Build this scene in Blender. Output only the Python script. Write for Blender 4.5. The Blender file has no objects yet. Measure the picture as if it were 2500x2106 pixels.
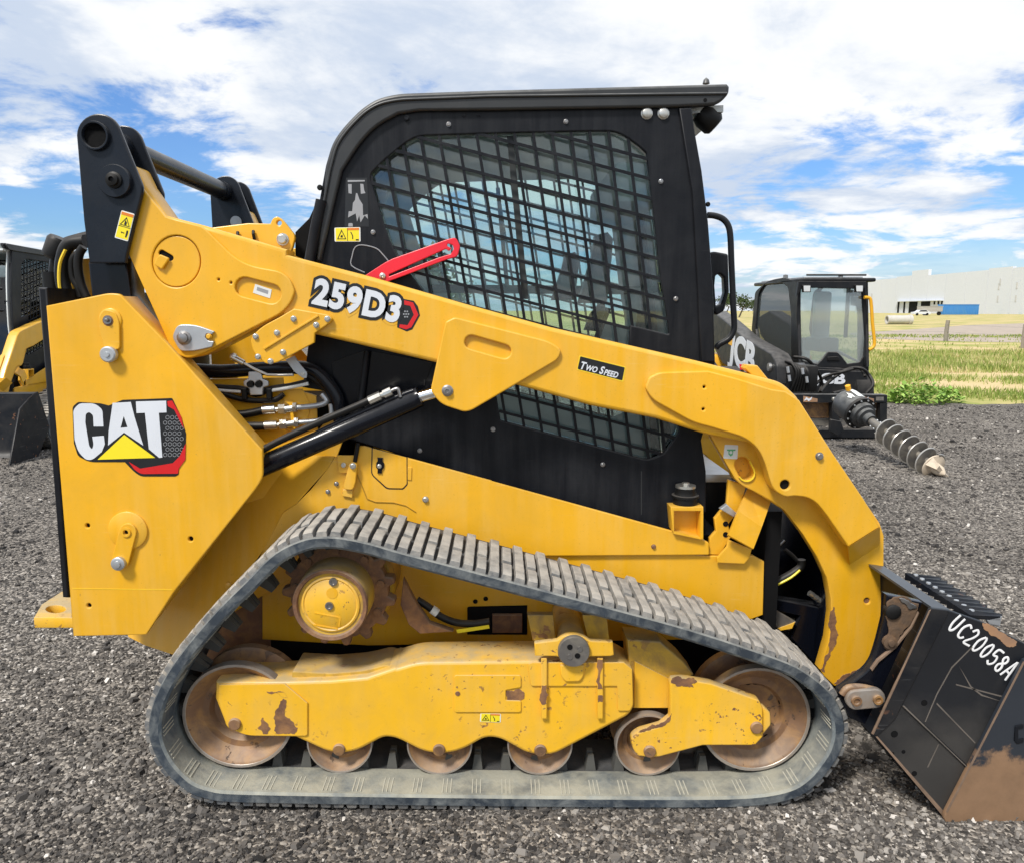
import bpy, bmesh, math, random
import numpy as np
from mathutils import Vector, Matrix
random.seed(7); RNG = np.random.default_rng(7)
SC = bpy.context.scene
COL = SC.collection

# ------------------------------------------------------------------ camera
FPX, CXP, CYP = 1890.0, 1250.0, 1053.0        # focal length and centre, in photo pixels (2500 x 2106)
PITCH = math.atan((CYP - 757) / FPX)
YAW = math.atan(35 * math.cos(PITCH) / FPX)
CAMD, CAMH = 2.077, 1.458                      # metres from the near track face, height above ground
CAM = Vector((0, -CAMD, CAMH))
cd = bpy.data.cameras.new('camera'); cam = bpy.data.objects.new('camera', cd); COL.objects.link(cam)
cam.location = CAM; cam.rotation_euler = (math.pi/2 - PITCH, 0, -YAW)
cd.sensor_width = 36; cd.sensor_fit = 'HORIZONTAL'; cd.lens = 36 * FPX / 2500
cd.clip_start = 0.05; cd.clip_end = 3000
SC.camera = cam
SC.view_settings.view_transform = 'Standard'; SC.view_settings.look = 'None'
SC.view_settings.exposure = 0.75; SC.view_settings.gamma = 1
SC.view_settings.use_curve_mapping = False
SC.cycles.max_bounces = 8; SC.cycles.transparent_max_bounces = 24
SC.cycles.use_denoising = True

# ------------------------------------------------------------------ world
SUN_EL, SUN_AZ = math.radians(52), math.radians(215)   # azimuth clockwise from +Y
W = bpy.data.worlds.new('World'); SC.world = W; W.use_nodes = True
def build_world():
    nt = W.node_tree; N = nt.nodes; L = nt.links; N.clear()
    def n(t, **k):
        x = N.new(t)
        for a, b in k.items(): setattr(x, a, b)
        return x
    def mth(op, a, b=None, c=None, clamp=False):
        m = n('ShaderNodeMath', operation=op); m.use_clamp = clamp
        for i, x in enumerate((a, b, c)):
            if x is None: continue
            if isinstance(x, (int, float)): m.inputs[i].default_value = x
            else: L.new(x, m.inputs[i])
        return m.outputs[0]
    sky = n('ShaderNodeTexSky', sky_type='NISHITA'); sky.sun_disc = False
    sky.sun_elevation = SUN_EL; sky.sun_rotation = SUN_AZ; sky.dust_density = 0.4; sky.ozone_density = 2.0; sky.air_density = 1.3
    tc = n('ShaderNodeTexCoord'); sep = n('ShaderNodeSeparateXYZ'); L.new(tc.outputs['Generated'], sep.inputs[0])
    zz = mth('ADD', mth('MAXIMUM', sep.outputs[2], 0.0), 0.16)
    cx = mth('DIVIDE', sep.outputs[0], zz); cy = mth('DIVIDE', sep.outputs[1], zz)
    cmb = n('ShaderNodeCombineXYZ'); L.new(cx, cmb.inputs[0]); L.new(cy, cmb.inputs[1]); cmb.inputs[2].default_value = 3.7
    def noise(scale, detail, rough, dist=0.0, off=(0, 0, 0)):
        mp = n('ShaderNodeMapping'); mp.inputs['Location'].default_value = off; L.new(cmb.outputs[0], mp.inputs[0])
        t = n('ShaderNodeTexNoise'); t.inputs['Scale'].default_value = scale; t.inputs['Detail'].default_value = detail
        t.inputs['Roughness'].default_value = rough; t.inputs['Distortion'].default_value = dist
        L.new(mp.outputs[0], t.inputs['Vector']); return t.outputs[0]
    big = noise(0.55, 3, 0.5, 0.3, (CLX, CLY, 0)); det = noise(1.9, 10, 0.60, 0.5, (3.1, 9.2, 0)); sh = noise(1.15, 7, 0.55, 0.4, (7.7, 2.4, 1)); fine = noise(6.0, 8, .62, .3, (1.2, 5.5, 2))
    el = sep.outputs[2]
    deck = n('ShaderNodeMapRange', interpolation_type='SMOOTHSTEP'); deck.inputs[1].default_value = .03; deck.inputs[2].default_value = .30; L.new(el, deck.inputs[0])   # the cloud deck thins out towards the horizon
    dens = mth('ADD', mth('MULTIPLY', big, 1.0), mth('ADD', mth('MULTIPLY', det, 1.0), mth('MULTIPLY', fine, .34)))
    dens = mth('ADD', dens, mth('MULTIPLY', deck.outputs[0], .21))
    ramp = n('ShaderNodeValToRGB'); ramp.color_ramp.interpolation = 'EASE'
    ramp.color_ramp.elements[0].position = 0.42; ramp.color_ramp.elements[1].position = 0.60
    L.new(mth('SUBTRACT', dens, 0.682), ramp.inputs[0])
    cover = ramp.outputs[0]
    # thick middles of the clouds are greyer, thin sunlit rims are white
    shr = n('ShaderNodeValToRGB'); e = shr.color_ramp.elements; shr.color_ramp.interpolation = 'EASE'
    e[0].position = 0.40; e[0].color = (0.37, 0.425, 0.515, 1); e[1].position = 0.60; e[1].color = (0.60, 0.61, 0.62, 1)
    L.new(mth('SUBTRACT', mth('ADD', sh, mth('ADD', mth('MULTIPLY', det, 0.35), mth('MULTIPLY', fine, .22))), 0.27), shr.inputs[0])
    skm = n('ShaderNodeMix', data_type='RGBA', blend_type='MULTIPLY'); skm.inputs[0].default_value = 1
    L.new(sky.outputs[0], skm.inputs[6]); skm.inputs[7].default_value = (0.035, 0.0545, 0.088, 1)
    low = mth('SUBTRACT', 1.0, mth('MULTIPLY', mth('MAXIMUM', sep.outputs[2], 0.0), 11.0), clamp=True)
    veil = mth('ADD', mth('MULTIPLY', low, 0.55), 0.03)
    cov2 = mth('MAXIMUM', cover, veil)
    mx = n('ShaderNodeMix', data_type='RGBA'); L.new(cov2, mx.inputs[0]); L.new(skm.outputs[2], mx.inputs[6]); L.new(shr.outputs[0], mx.inputs[7])
    bg = n('ShaderNodeBackground'); L.new(mx.outputs[2], bg.inputs[0]); bg.inputs[1].default_value = 1.0
    out = n('ShaderNodeOutputWorld'); L.new(bg.outputs[0], out.inputs[0])
CLX, CLY = 6.1, 2.3
build_world()
sd = bpy.data.lights.new('sun', 'SUN'); sd.energy = 2.4; sd.angle = math.radians(10); sd.color = (1, 0.95, 0.88)
sun = bpy.data.objects.new('sun', sd); COL.objects.link(sun); sun.location = (-4, -6, 9)
sdir = Vector((math.sin(SUN_AZ)*math.cos(SUN_EL), math.cos(SUN_AZ)*math.cos(SUN_EL), math.sin(SUN_EL)))
sun.rotation_euler = sdir.to_track_quat('Z', 'Y').to_euler()

# ------------------------------------------------------------------ photo pixel -> place in the scene
_fw = Vector((math.sin(YAW)*math.cos(PITCH), math.cos(YAW)*math.cos(PITCH), -math.sin(PITCH)))
_rt = Vector((math.cos(YAW), -math.sin(YAW), 0)); _up = _rt.cross(_fw)
def ray(u, v): return _fw + _rt*((u-CXP)/FPX) - _up*((v-CYP)/FPX)
def P(u, v, Y):
    d = ray(u, v); return CAM + d*((Y-CAM.y)/d.y)
def PX(u, v, X):
    d = ray(u, v); return CAM + d*((X-CAM.x)/d.x)
def PZ(u, v, z):
    d = ray(u, v); return CAM + d*((z-CAM.z)/d.z)
def RW(u, v, Y, px): return px*((P(u, v, Y)-CAM).dot(_fw))/FPX
ZO = {'1': (0, 250, 2.94), '2': (0, 650, 2.94), '3': (0, 1150, 2.94), '4': (300, 1500, 2.94), '5': (600, 1150, 2.94),
      '6': (500, 650, 2.94), '7': (700, 200, 2.94), '8': (1200, 200, 2.94), 'A': (1100, 650, 2.94), 'E': (1200, 1150, 2.94),
      'F': (1000, 1500, 2.94), 'D': (1600, 1500, 2.94), 'C': (1600, 950, 2.94), 'B': (1700, 600, 2.94), 'G': (1900, 1350, 2.47),
      'H': (2000, 600, 4.122), 'L': (0, 600, 2.94), 'I': (1860, 1250, 3.92), 'J': (480, 850, 4.986), 'S': (0, 0, 1)}
def Q(s):
    """'7:600,690 605,655,40 ...' -> pixel points (u, v, fillet radius); the letter names a measured area of the photo"""
    out = []; z = ZO['S']
    for t in s.split():
        if ':' in t: a, t = t.split(':'); z = ZO[a]
        if not t: continue
        w = [float(x) for x in t.split(',')]
        out.append((z[0]+w[0]/z[2], z[1]+w[1]/z[2], (w[2]/z[2] if len(w) > 2 else 0)))
    return out
def fillet(pts, n=6):
    out = []; m = len(pts)
    for i, p in enumerate(pts):
        r = p[2] if len(p) > 2 else 0
        b = Vector(p[:2])
        if r <= 0: out.append(b); continue
        a = Vector(pts[i-1][:2]); c = Vector(pts[(i+1) % m][:2])
        d1 = (a-b); d2 = (c-b); l1, l2 = d1.length, d2.length
        if l1 < 1e-9 or l2 < 1e-9: out.append(b); continue
        d1 /= l1; d2 /= l2
        ang = math.acos(max(-1, min(1, d1.dot(d2))))
        if ang > 3.10: out.append(b); continue
        t = min(r/math.tan(ang/2) if ang < 2.45 else 1e9, l1*.49, l2*.49)
        p0 = b+d1*t; p1 = b+d2*t
        for k in range(n+1):
            s = k/n; out.append(p0*(1-s)**2 + b*2*s*(1-s) + p1*s*s)
    return out
def circ(u, v, r, n=20, ry=None):
    ry = ry or r
    return [(u+r*math.cos(2*math.pi*k/n), v+ry*math.sin(2*math.pi*k/n), 0) for k in range(n)]
def slot(u0, v0, u1, v1, r, n=8):
    a = math.atan2(v1-v0, u1-u0); o = []
    for k in range(n+1): t = a+math.pi/2+math.pi*k/n; o.append((u0+r*math.cos(t), v0+r*math.sin(t), 0))
    for k in range(n+1): t = a-math.pi/2+math.pi*k/n; o.append((u1+r*math.cos(t), v1+r*math.sin(t), 0))
    return o
def q1(z, x, y): o = ZO[z]; return (o[0]+x/o[2], o[1]+y/o[2])

# ------------------------------------------------------------------ objects
WL = {}          # world location of every object built (before its root is moved)
def wl(o): return WL.get(o.name, Vector((0, 0, 0)))
def thing(name, label, cat, loc=(0, 0, 0), group=None):
    o = bpy.data.objects.new(name, None); COL.objects.link(o); o.location = loc; o.empty_display_size = .2
    WL[o.name] = Vector(loc); tag(o, label, cat, group); return o
def tag(o, label=None, cat=None, group=None, kind=None):
    for k, x in (('label', label), ('category', cat), ('group', group), ('kind', kind)):
        if x: o[k] = x
    return o
def link(name, me, mat, parent=None, smooth=None, mir=False):
    n = len(me.vertices); co = np.empty(n*3, dtype=np.float32); me.vertices.foreach_get('co', co); co = co.reshape(-1, 3)
    c = Vector(((co.min(0)+co.max(0))/2).tolist()) if n else Vector((0, 0, 0))
    me.transform(Matrix.Translation(-c))
    o = bpy.data.objects.new(name, me); COL.objects.link(o)
    me.name = name
    if mat is not None and not me.materials: me.materials.append(mat)
    WL[o.name] = c
    if parent is not None: o.parent = parent; o.location = c-wl(parent)
    else: o.location = c
    if smooth is not None:
        if smooth == 0: me.shade_flat()
        else: me.shade_smooth(); me.set_sharp_from_angle(angle=math.radians(smooth))
    if mir: o['mir'] = 1
    return o
def from_bm(bm): 
    me = bpy.data.meshes.new('m'); bmesh.ops.recalc_face_normals(bm, faces=bm.faces); bm.to_mesh(me); bm.free(); return me
def curve_mesh(loops, thick, bevel=0.0):
    """2D loops (x, y) filled with holes -> solid of the given thickness, centred on z = 0, bevelled edges"""
    cu = bpy.data.curves.new('c', 'CURVE'); cu.dimensions = '2D'; cu.fill_mode = 'BOTH'
    for lp in loops:
        s = cu.splines.new('POLY'); s.points.add(len(lp)-1); s.use_cyclic_u = True
        for i, p in enumerate(lp): s.points[i].co = (p[0], p[1], 0, 1)
    bevel = min(bevel, thick*.45)
    cu.extrude = max(thick/2-bevel, 1e-5); cu.bevel_depth = bevel; cu.bevel_resolution = 2 if bevel > .004 else 1; cu.offset = -bevel
    ob = bpy.data.objects.new('t', cu); me = bpy.data.meshes.new_from_object(ob)
    bpy.data.objects.remove(ob); bpy.data.curves.remove(cu)
    return me
XZ = Matrix(((1, 0, 0, 0), (0, 0, -1, 0), (0, 1, 0, 0), (0, 0, 0, 1)))      # local z -> towards -Y
ROUGH = {'paint_loss', 'leg_wear', 'bare_patch', 'ear_mud', 'strap_wear', 'top_edge_wear', 'hook_wear', 'mud_patch'}
def ragged(pts):
    """break a flaked-paint outline up into a ragged edge"""
    for lv in range(3):
        out = []
        for i, a in enumerate(pts):
            b = pts[(i+1) % len(pts)]; d = b-a; out.append(a)
            if d.length > 1.2: out.append((a+b)/2+Vector((-d.y, d.x))*random.uniform(-.17, .17))
        pts = out
    return pts
def plate(name, loops, Y, thick, mat, parent, bevel=0.002, mir=False, smooth=35):
    """an upright plate whose front face lies at depth Y; loops are photo-pixel outlines of that face"""
    if isinstance(loops, str): loops = [loops]
    W2 = []
    for lp in loops:
        if isinstance(lp, str): lp = Q(lp)
        W2.append([(p.x, p.z) for p in (P(a.x, a.y, Y) for a in (ragged(fillet(lp)) if name in ROUGH else fillet(lp)))])
    me = curve_mesh(W2, thick, bevel); me.transform(Matrix.Translation((0, Y+thick/2, 0)) @ XZ)
    return link(name, me, mat, parent, smooth, mir)
def lathe(name, c, prof, mat, parent, seg=32, axis='Y', mir=False, smooth=40, a0=0.0, ring=False):
    """solid of revolution: prof = [(position along the axis, radius)...] round a line through c"""
    bm = bmesh.new(); rings = []
    if isinstance(axis, str): ax = {'X': Vector((1, 0, 0)), 'Y': Vector((0, 1, 0)), 'Z': Vector((0, 0, 1))}[axis]
    else: ax = axis.normalized()
    e1 = ax.orthogonal().normalized(); e2 = ax.cross(e1)
    for t, r in prof:
        o = Vector(c)+ax*t
        if r < 1e-6: rings.append([bm.verts.new(o)]); continue
        rings.append([bm.verts.new(o+(e1*math.cos(a0+2*math.pi*k/seg)+e2*math.sin(a0+2*math.pi*k/seg))*r) for k in range(seg)])
    for a, b in (zip(rings, rings[1:]+rings[:1]) if ring else zip(rings, rings[1:])):
        for k in range(seg):
            k2 = (k+1) % seg
            if len(a) == 1 and len(b) == 1: continue
            if len(a) == 1: bm.faces.new((a[0], b[k], b[k2]))
            elif len(b) == 1: bm.faces.new((a[k], b[0], a[k2]))
            else: bm.faces.new((a[k], b[k], b[k2], a[k2]))
    if len(rings[0]) > 1 and not ring: bm.faces.new(rings[0])
    if len(rings[-1]) > 1 and not ring: bm.faces.new(rings[-1])
    return link(name, from_bm(bm), mat, parent, smooth, mir)
def catmull(pts, n=8, closed=False):
    out = []; m = len(pts); rng = range(m if closed else m-1)
    for i in rng:
        g = (lambda k: pts[k % m]) if closed else (lambda k: pts[max(0, min(m-1, k))])
        p0, p1, p2, p3 = (Vector(g(i+j)) for j in (-1, 0, 1, 2))
        for k in range(n):
            t = k/n
            out.append(.5*((2*p1)+(p2-p0)*t+(2*p0-5*p1+4*p2-p3)*t*t+(3*p1-p0-3*p2+p3)*t**3))
    if not closed: out.append(Vector(pts[-1]))
    return out
def tube_bm(bm, pts, r, seg=10, cap=True):
    pts = [Vector(p) for p in pts]; rings = []; prev = None
    for i, p in enumerate(pts):
        d = (pts[min(i+1, len(pts)-1)]-pts[max(i-1, 0)]).normalized()
        if prev is None: e1 = d.orthogonal().normalized()
        else: e1 = (prev-d*prev.dot(d)).normalized()
        prev = e1; e2 = d.cross(e1); rr = r[i] if isinstance(r, (list, tuple)) else r
        rings.append([bm.verts.new(p+(e1*math.cos(2*math.pi*k/seg)+e2*math.sin(2*math.pi*k/seg))*rr) for k in range(seg)])
    for a, b in zip(rings, rings[1:]):
        for k in range(seg): bm.faces.new((a[k], a[(k+1) % seg], b[(k+1) % seg], b[k]))
    if cap: bm.faces.new(rings[0]); bm.faces.new(rings[-1])
def tube(name, pts, r, mat, parent, seg=10, smooth=50, mir=False, sub=0):
    bm = bmesh.new()
    if sub and isinstance(r, (list, tuple)): r = [x.x for x in catmull([Vector((q, 0)) for q in r], sub)]
    tube_bm(bm, catmull(pts, sub) if sub else pts, r, seg)
    return link(name, from_bm(bm), mat, parent, smooth, mir)
def box_bm(bm, a, b):
    x0, y0, z0 = (min(a[i], b[i]) for i in range(3)); x1, y1, z1 = (max(a[i], b[i]) for i in range(3))
    v = [bm.verts.new(c) for c in ((x0,y0,z0),(x1,y0,z0),(x1,y1,z0),(x0,y1,z0),(x0,y0,z1),(x1,y0,z1),(x1,y1,z1),(x0,y1,z1))]
    for f in ((3,2,1,0),(4,5,6,7),(0,1,5,4),(1,2,6,5),(2,3,7,6),(3,0,4,7)): bm.faces.new([v[i] for i in f])
def box(name, a, b, mat, parent=None, bevel=0.0, mir=False, smooth=35):
    bm = bmesh.new(); box_bm(bm, a, b)
    if bevel: bmesh.ops.bevel(bm, geom=list(bm.edges), offset=bevel, segments=2, affect='EDGES', profile=.5)
    return link(name, from_bm(bm), mat, parent, smooth, mir)
def poly(name, verts, faces, mat, parent=None, smooth=0, mir=False):
    me = bpy.data.meshes.new(name); me.from_pydata([tuple(v) for v in verts], [], faces); 
    bm = bmesh.new(); bm.from_mesh(me); bmesh.ops.recalc_face_normals(bm, faces=bm.faces); bm.to_mesh(me); bm.free()
    return link(name, me, mat, parent, smooth, mir)
def bolt(u, v, Y, rpx, parent, mat=None, name='bolt', washer=True, mir=False, h=None):
    """hex-headed bolt with a washer, its washer seated on a face at depth Y"""
    c = P(u, v, Y); r = RW(u, v, Y, rpx); h = h or r*.7
    prof = ([(0.001, r), (-.15*r, r), (-.16*r, r*.78)] if washer else [(0.001, r*.8), (-.1*r, r*.8)]) + [(-.16*r-h*.85, r*.78), (-.16*r-h, r*.62)]
    return lathe(name, c, prof, mat or M['zinc'], parent, 6 if not washer else 12, 'Y', mir, 30, .3)
def text_mesh(s, size, off=0.0, thick=.001, xs=1.0, shear=0.0, space=1.0):
    cu = bpy.data.curves.new('t', 'FONT'); cu.body = s; cu.size = size; cu.offset = off; cu.extrude = thick/2; cu.shear = shear; cu.space_character = space
    cu.align_x = 'CENTER'; cu.align_y = 'CENTER'; cu.resolution_u = 4
    ob = bpy.data.objects.new('t', cu); me = bpy.data.meshes.new_from_object(ob); bpy.data.objects.remove(ob); bpy.data.curves.remove(cu)
    me.transform(Matrix.Diagonal((xs, 1, 1, 1))); return me
def text_on(name, s, u, v, Y, hpx, ang, mat, parent, off=0.0, xs=1.0, thick=.001, shear=0., space=1.0, frame=None):
    """lettering lying on an upright face at depth Y, baseline turned ang degrees, letters hpx photo pixels tall"""
    c = P(u, v, Y); h = RW(u, v, Y, hpx); me = text_mesh(s, h/.72, off*h, thick, xs, shear, space)
    me.transform(Matrix.Translation(c) @ Matrix.Rotation(math.radians(ang), 4, 'Y') @ XZ)
    return link(name, me, mat, parent, 20)

# ------------------------------------------------------------------ materials
M = {}
def mat(name, col, rough=.5, metal=0.0, dirt=None, dirt_amt=0.0, dirt_scale=6.0, dust=None, dust_amt=0.0, chip=None, chip_amt=0.0, chip_scale=22.0,
        bump=0.0, bump_scale=120.0, var=.06, coat=0.0, scratch=0.0, spec=.5, streak=None, streak_amt=0.0):
    """painted or bare surface: colour, cloudy dirt, settled dust on upward faces, flaked paint, fine relief"""
    m = bpy.data.materials.new(name); m.use_nodes = True; nt = m.node_tree; N = nt.nodes; L = nt.links
    b = N['Principled BSDF']; b.inputs['Metallic'].default_value = metal; b.inputs['Specular IOR Level'].default_value = spec
    tc = N.new('ShaderNodeTexCoord'); geo = N.new('ShaderNodeNewGeometry')
    def noise(scale, det=5, rough_=.6, vec=None, dist=0.0):
        t = N.new('ShaderNodeTexNoise'); t.inputs['Scale'].default_value = scale; t.inputs['Detail'].default_value = det
        t.inputs['Roughness'].default_value = rough_; t.inputs['Distortion'].default_value = dist
        L.new(vec or geo.outputs['Position'], t.inputs['Vector']); return t.outputs[0]
    def ramp(x, a, b_):
        r = N.new('ShaderNodeMapRange'); r.inputs[1].default_value = a; r.inputs[2].default_value = b_; L.new(x, r.inputs[0]); return r.outputs[0]
    def mul(a, k):
        r = N.new('ShaderNodeMath'); r.operation = 'MULTIPLY'; L.new(a, r.inputs[0])
        if isinstance(k, (int, float)): r.inputs[1].default_value = k
        else: L.new(k, r.inputs[1])
        return r.outputs[0]
    def mix(f, a, c, mode='MIX'):
        r = N.new('ShaderNodeMix'); r.data_type = 'RGBA'; r.blend_type = mode
        if isinstance(f, float): r.inputs[0].default_value = f
        else: L.new(f, r.inputs[0])
        for i, x in ((6, a), (7, c)):
            if isinstance(x, tuple): r.inputs[i].default_value = (*x[:3], 1)
            else: L.new(x, r.inputs[i])
        return r.outputs[2]
    c0 = tuple(col); lo = tuple(x*(1-var) for x in c0); hi = tuple(min(1, x*(1+var)) for x in c0)
    c = mix(ramp(noise(3.0, 4), .3, .7), lo, hi)
    rgh = None
    if dirt:
        f = mul(ramp(noise(dirt_scale, 7, .65, None, .6), .42, .72), dirt_amt); c = mix(f, c, dirt)
    if dust:
        sx = N.new('ShaderNodeSeparateXYZ'); L.new(geo.outputs['Normal'], sx.inputs[0])
        up = ramp(sx.outputs[2], .05, .75); f = mul(mul(up, ramp(noise(14, 5), .2, .6)), dust_amt); c = mix(f, c, dust)
    if scratch:
        mp = N.new('ShaderNodeMapping'); mp.inputs['Rotation'].default_value = (0, .5, 0); mp.inputs['Scale'].default_value = (2.2, 1, 60); L.new(geo.outputs['Position'], mp.inputs[0])
        f = mul(mul(ramp(noise(3, 3, .5, mp.outputs[0]), .66, .72), ramp(noise(3, 2), .45, .6)), scratch); c = mix(f, c, (.5, .5, .5))
    if streak:      # rain-washed dust film running down, and faint rubbed patches
        mp = N.new('ShaderNodeMapping'); mp.inputs['Scale'].default_value = (16, 6, 1.3); L.new(geo.outputs['Position'], mp.inputs[0])
        f = mul(mul(ramp(noise(1.6, 6, .62, mp.outputs[0]), .40, .75), ramp(noise(2.1, 3), .30, .62)), streak_amt); c = mix(f, c, streak)
        mp2 = N.new('ShaderNodeMapping'); mp2.inputs['Rotation'].default_value = (0, .6, 0); mp2.inputs['Scale'].default_value = (4, 4, 90); L.new(geo.outputs['Position'], mp2.inputs[0])
        f = mul(mul(ramp(noise(2.2, 4, .55, mp2.outputs[0]), .62, .70), ramp(noise(4.5, 3), .52, .66)), .38); c = mix(f, c, streak)
        f = mul(ramp(noise(170, 2, .5), .66, .74), .35); c = mix(f, c, tuple(x*.55 for x in c0))
    h = None
    if chip:
        f1 = ramp(noise(chip_scale, 6, .62, None, .4), .70-chip_amt*.16, .715-chip_amt*.16); f2 = ramp(noise(2.3, 3), .38, .56)
        cf = mul(f1, f2); rc = mix(ramp(noise(60, 4), .35, .7), chip, tuple(x*1.9 for x in chip)); c = mix(cf, c, rc)
        h = mul(cf, -1.0)
    L.new(c, b.inputs['Base Color'])
    rv = ramp(noise(9, 4), .2, .8)
    rr = N.new('ShaderNodeMapRange'); rr.inputs[3].default_value = max(.03, rough-.1); rr.inputs[4].default_value = min(1, rough+.1); L.new(rv, rr.inputs[0]); L.new(rr.outputs[0], b.inputs['Roughness'])
    if coat: b.inputs['Coat Weight'].default_value = coat; b.inputs['Coat Roughness'].default_value = .15
    if bump or chip:
        bp = N.new('ShaderNodeBump'); bp.inputs['Strength'].default_value = bump or .25; bp.inputs['Distance'].default_value = .004
        hh = noise(bump_scale, 4, .6)
        if h is not None:
            a = N.new('ShaderNodeMath'); a.operation = 'ADD'; L.new(mul(hh, .2), a.inputs[0]); L.new(h, a.inputs[1]); hh = a.outputs[0]
        L.new(hh, bp.inputs['Height']); L.new(bp.outputs[0], b.inputs['Normal'])
    M[name] = m; return m
RUST = (.16, .075, .04)
mat('yellow', (.80, .412, .011), .36, streak=(.80, .56, .20), streak_amt=.34, dirt=(.58, .33, .03), dirt_amt=.5, dirt_scale=4, dust=(.60, .46, .2), dust_amt=.25, coat=.15, bump=.05, bump_scale=90, chip=(.14, .09, .04), chip_amt=-.15, chip_scale=38)
mat('yellow_worn', (.86, .475, .018), .45, streak=(.72, .50, .20), streak_amt=.4, dirt=(.62, .37, .06), dirt_amt=.45, dirt_scale=9, dust=(.44, .35, .2), dust_amt=.9, chip=RUST, chip_amt=.46, chip_scale=48, bump=.3, bump_scale=70)
mat('yellow_muddy', (.62, .38, .04), .55, dirt=(.20, .13, .07), dirt_amt=.85, dirt_scale=12, dust=(.36, .29, .2), dust_amt=.8, chip=RUST, chip_amt=.6, chip_scale=26, bump=.4, bump_scale=60)
mat('rust', (.17, .085, .048), .75, dirt=(.40, .20, .07), dirt_amt=.75, dirt_scale=22, dust=(.34, .28, .22), dust_amt=.5, bump=.5, bump_scale=90, var=.35)
mat('rust_wheel', (.18, .10, .055), .62, metal=.1, dirt=(.44, .235, .075), dirt_amt=.95, dirt_scale=13, dust=(.40, .33, .26), dust_amt=.5, chip=(.09, .06, .042), chip_amt=.5, chip_scale=24, bump=.6, bump_scale=60, var=.5)
mat('cab_black', (.0075, .0085, .0115), .36, spec=.17, streak=(.042, .044, .048), streak_amt=.55, dirt=(.020, .021, .024), dirt_amt=.5, dirt_scale=7, dust=(.13, .13, .13), dust_amt=.6, bump=.06, bump_scale=160)
mat('cab_trim', (.022, .024, .026), .42, dirt=(.045, .045, .045), dirt_amt=.4, dirt_scale=8, dust=(.22, .22, .21), dust_amt=.7)
mat('link_black', (.009, .0115, .017), .28, spec=.28, dirt=(.024, .028, .034), dirt_amt=.35, dirt_scale=9, dust=(.14, .14, .14), dust_amt=.5, bump=.07, bump_scale=60)
mat('black_gloss', (.004, .005, .009), .2, spec=.2, coat=.15, dust=(.1, .1, .1), dust_amt=.3)
mat('dark_inside', (.004, .004, .0045), .8, spec=.2)
mat('hose', (.008, .008, .008), .45, spec=.25, dust=(.12, .11, .1), dust_amt=.5)
mat('zinc', (.62, .61, .57), .32, metal=.9, dirt=(.3, .28, .22), dirt_amt=.3, dirt_scale=40)
mat('chrome', (.8, .8, .8), .1, metal=1)
mat('steel', (.35, .35, .35), .35, metal=.9, dirt=(.2, .13, .08), dirt_amt=.5, dirt_scale=30)
mat('galv', (.52, .54, .56), .42, metal=.7, dirt=(.3, .3, .3), dirt_amt=.3, dirt_scale=30)
mat('rubber', (.060, .082, .105), .75, dirt=(.30, .32, .30), dirt_amt=.85, dirt_scale=11, dust=(.42, .40, .31), dust_amt=.72, bump=.35, bump_scale=80, var=.25)
mat('tread', (.085, .092, .10), .9, dirt=(.34, .315, .275), dirt_amt=.95, dirt_scale=17, dust=(.45, .42, .37), dust_amt=.9, bump=.6, bump_scale=110, var=.35)
mat('belt_outer_inner_shade', (.05, .052, .055), .9, dirt=(.13, .12, .11), dirt_amt=.6, dirt_scale=14, bump=.3)
mat('belt_edge', (.030, .041, .055), .65, dirt=(.23, .245, .24), dirt_amt=.75, dirt_scale=16, dust=(.4, .39, .34), dust_amt=.5, bump=.3, bump_scale=90, var=.3)
mat('rim_steel', (.40, .36, .32), .4, metal=.5, dirt=(.32, .22, .14), dirt_amt=.6, dirt_scale=20)
mat('edge_worn', (.17, .115, .080), .6, dirt=(.30, .2, .13), dirt_amt=.6, dirt_scale=30, var=.4)
mat('cord', (.42, .41, .34), .85)
mat('mud', (.085, .055, .035), .85, dirt=(.2, .11, .05), dirt_amt=.7, dirt_scale=25, bump=.8, bump_scale=60, var=.4)
mat('rail', (.13, .14, .15), .35, metal=.6)
mat('lug', (.06, .06, .055), .8, dust=(.2, .19, .16), dust_amt=.7)
mat('red', (.72, .012, .03), .35, coat=.2)
mat('decal_black', (.012, .013, .015), .35)
mat('decal_white', (.66, .69, .74), .3)
mat('decal_red', (.60, .015, .018), .3)
mat('decal_yellow', (.85, .70, .02), .4)
mat('decal_amber', (.83, .58, .03), .4)
mat('decal_paper', (.72, .74, .72), .5)
mat('decal_orange', (.7, .2, .02), .4)
mat('decal_grey', (.30, .31, .33), .4)
mat('decal_green', (.12, .42, .2), .4)
mat('paint_pen', (.8, .8, .8), .5)
mat('bucket_black', (.0085, .010, .0135), .40, spec=.2, dirt=(.045, .042, .040), dirt_amt=.7, dirt_scale=4, chip=RUST, chip_amt=.35, chip_scale=20, scratch=.25, bump=.12, bump_scale=60)
mat('bucket_rust', (.34, .19, .10), .65, dirt=(.10, .09, .10), dirt_amt=.75, dirt_scale=4, bump=.2, bump_scale=60, var=.3)
mat('scratch', (.13, .112, .095), .7, var=.5)
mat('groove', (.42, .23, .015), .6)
mat('seat', (.045, .055, .055), .8)
mat('cab_grey', (.66, .70, .70), .6)
mat('plastic', (.03, .035, .035), .5)
mat('lamp', (.6, .62, .62), .12)
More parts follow.
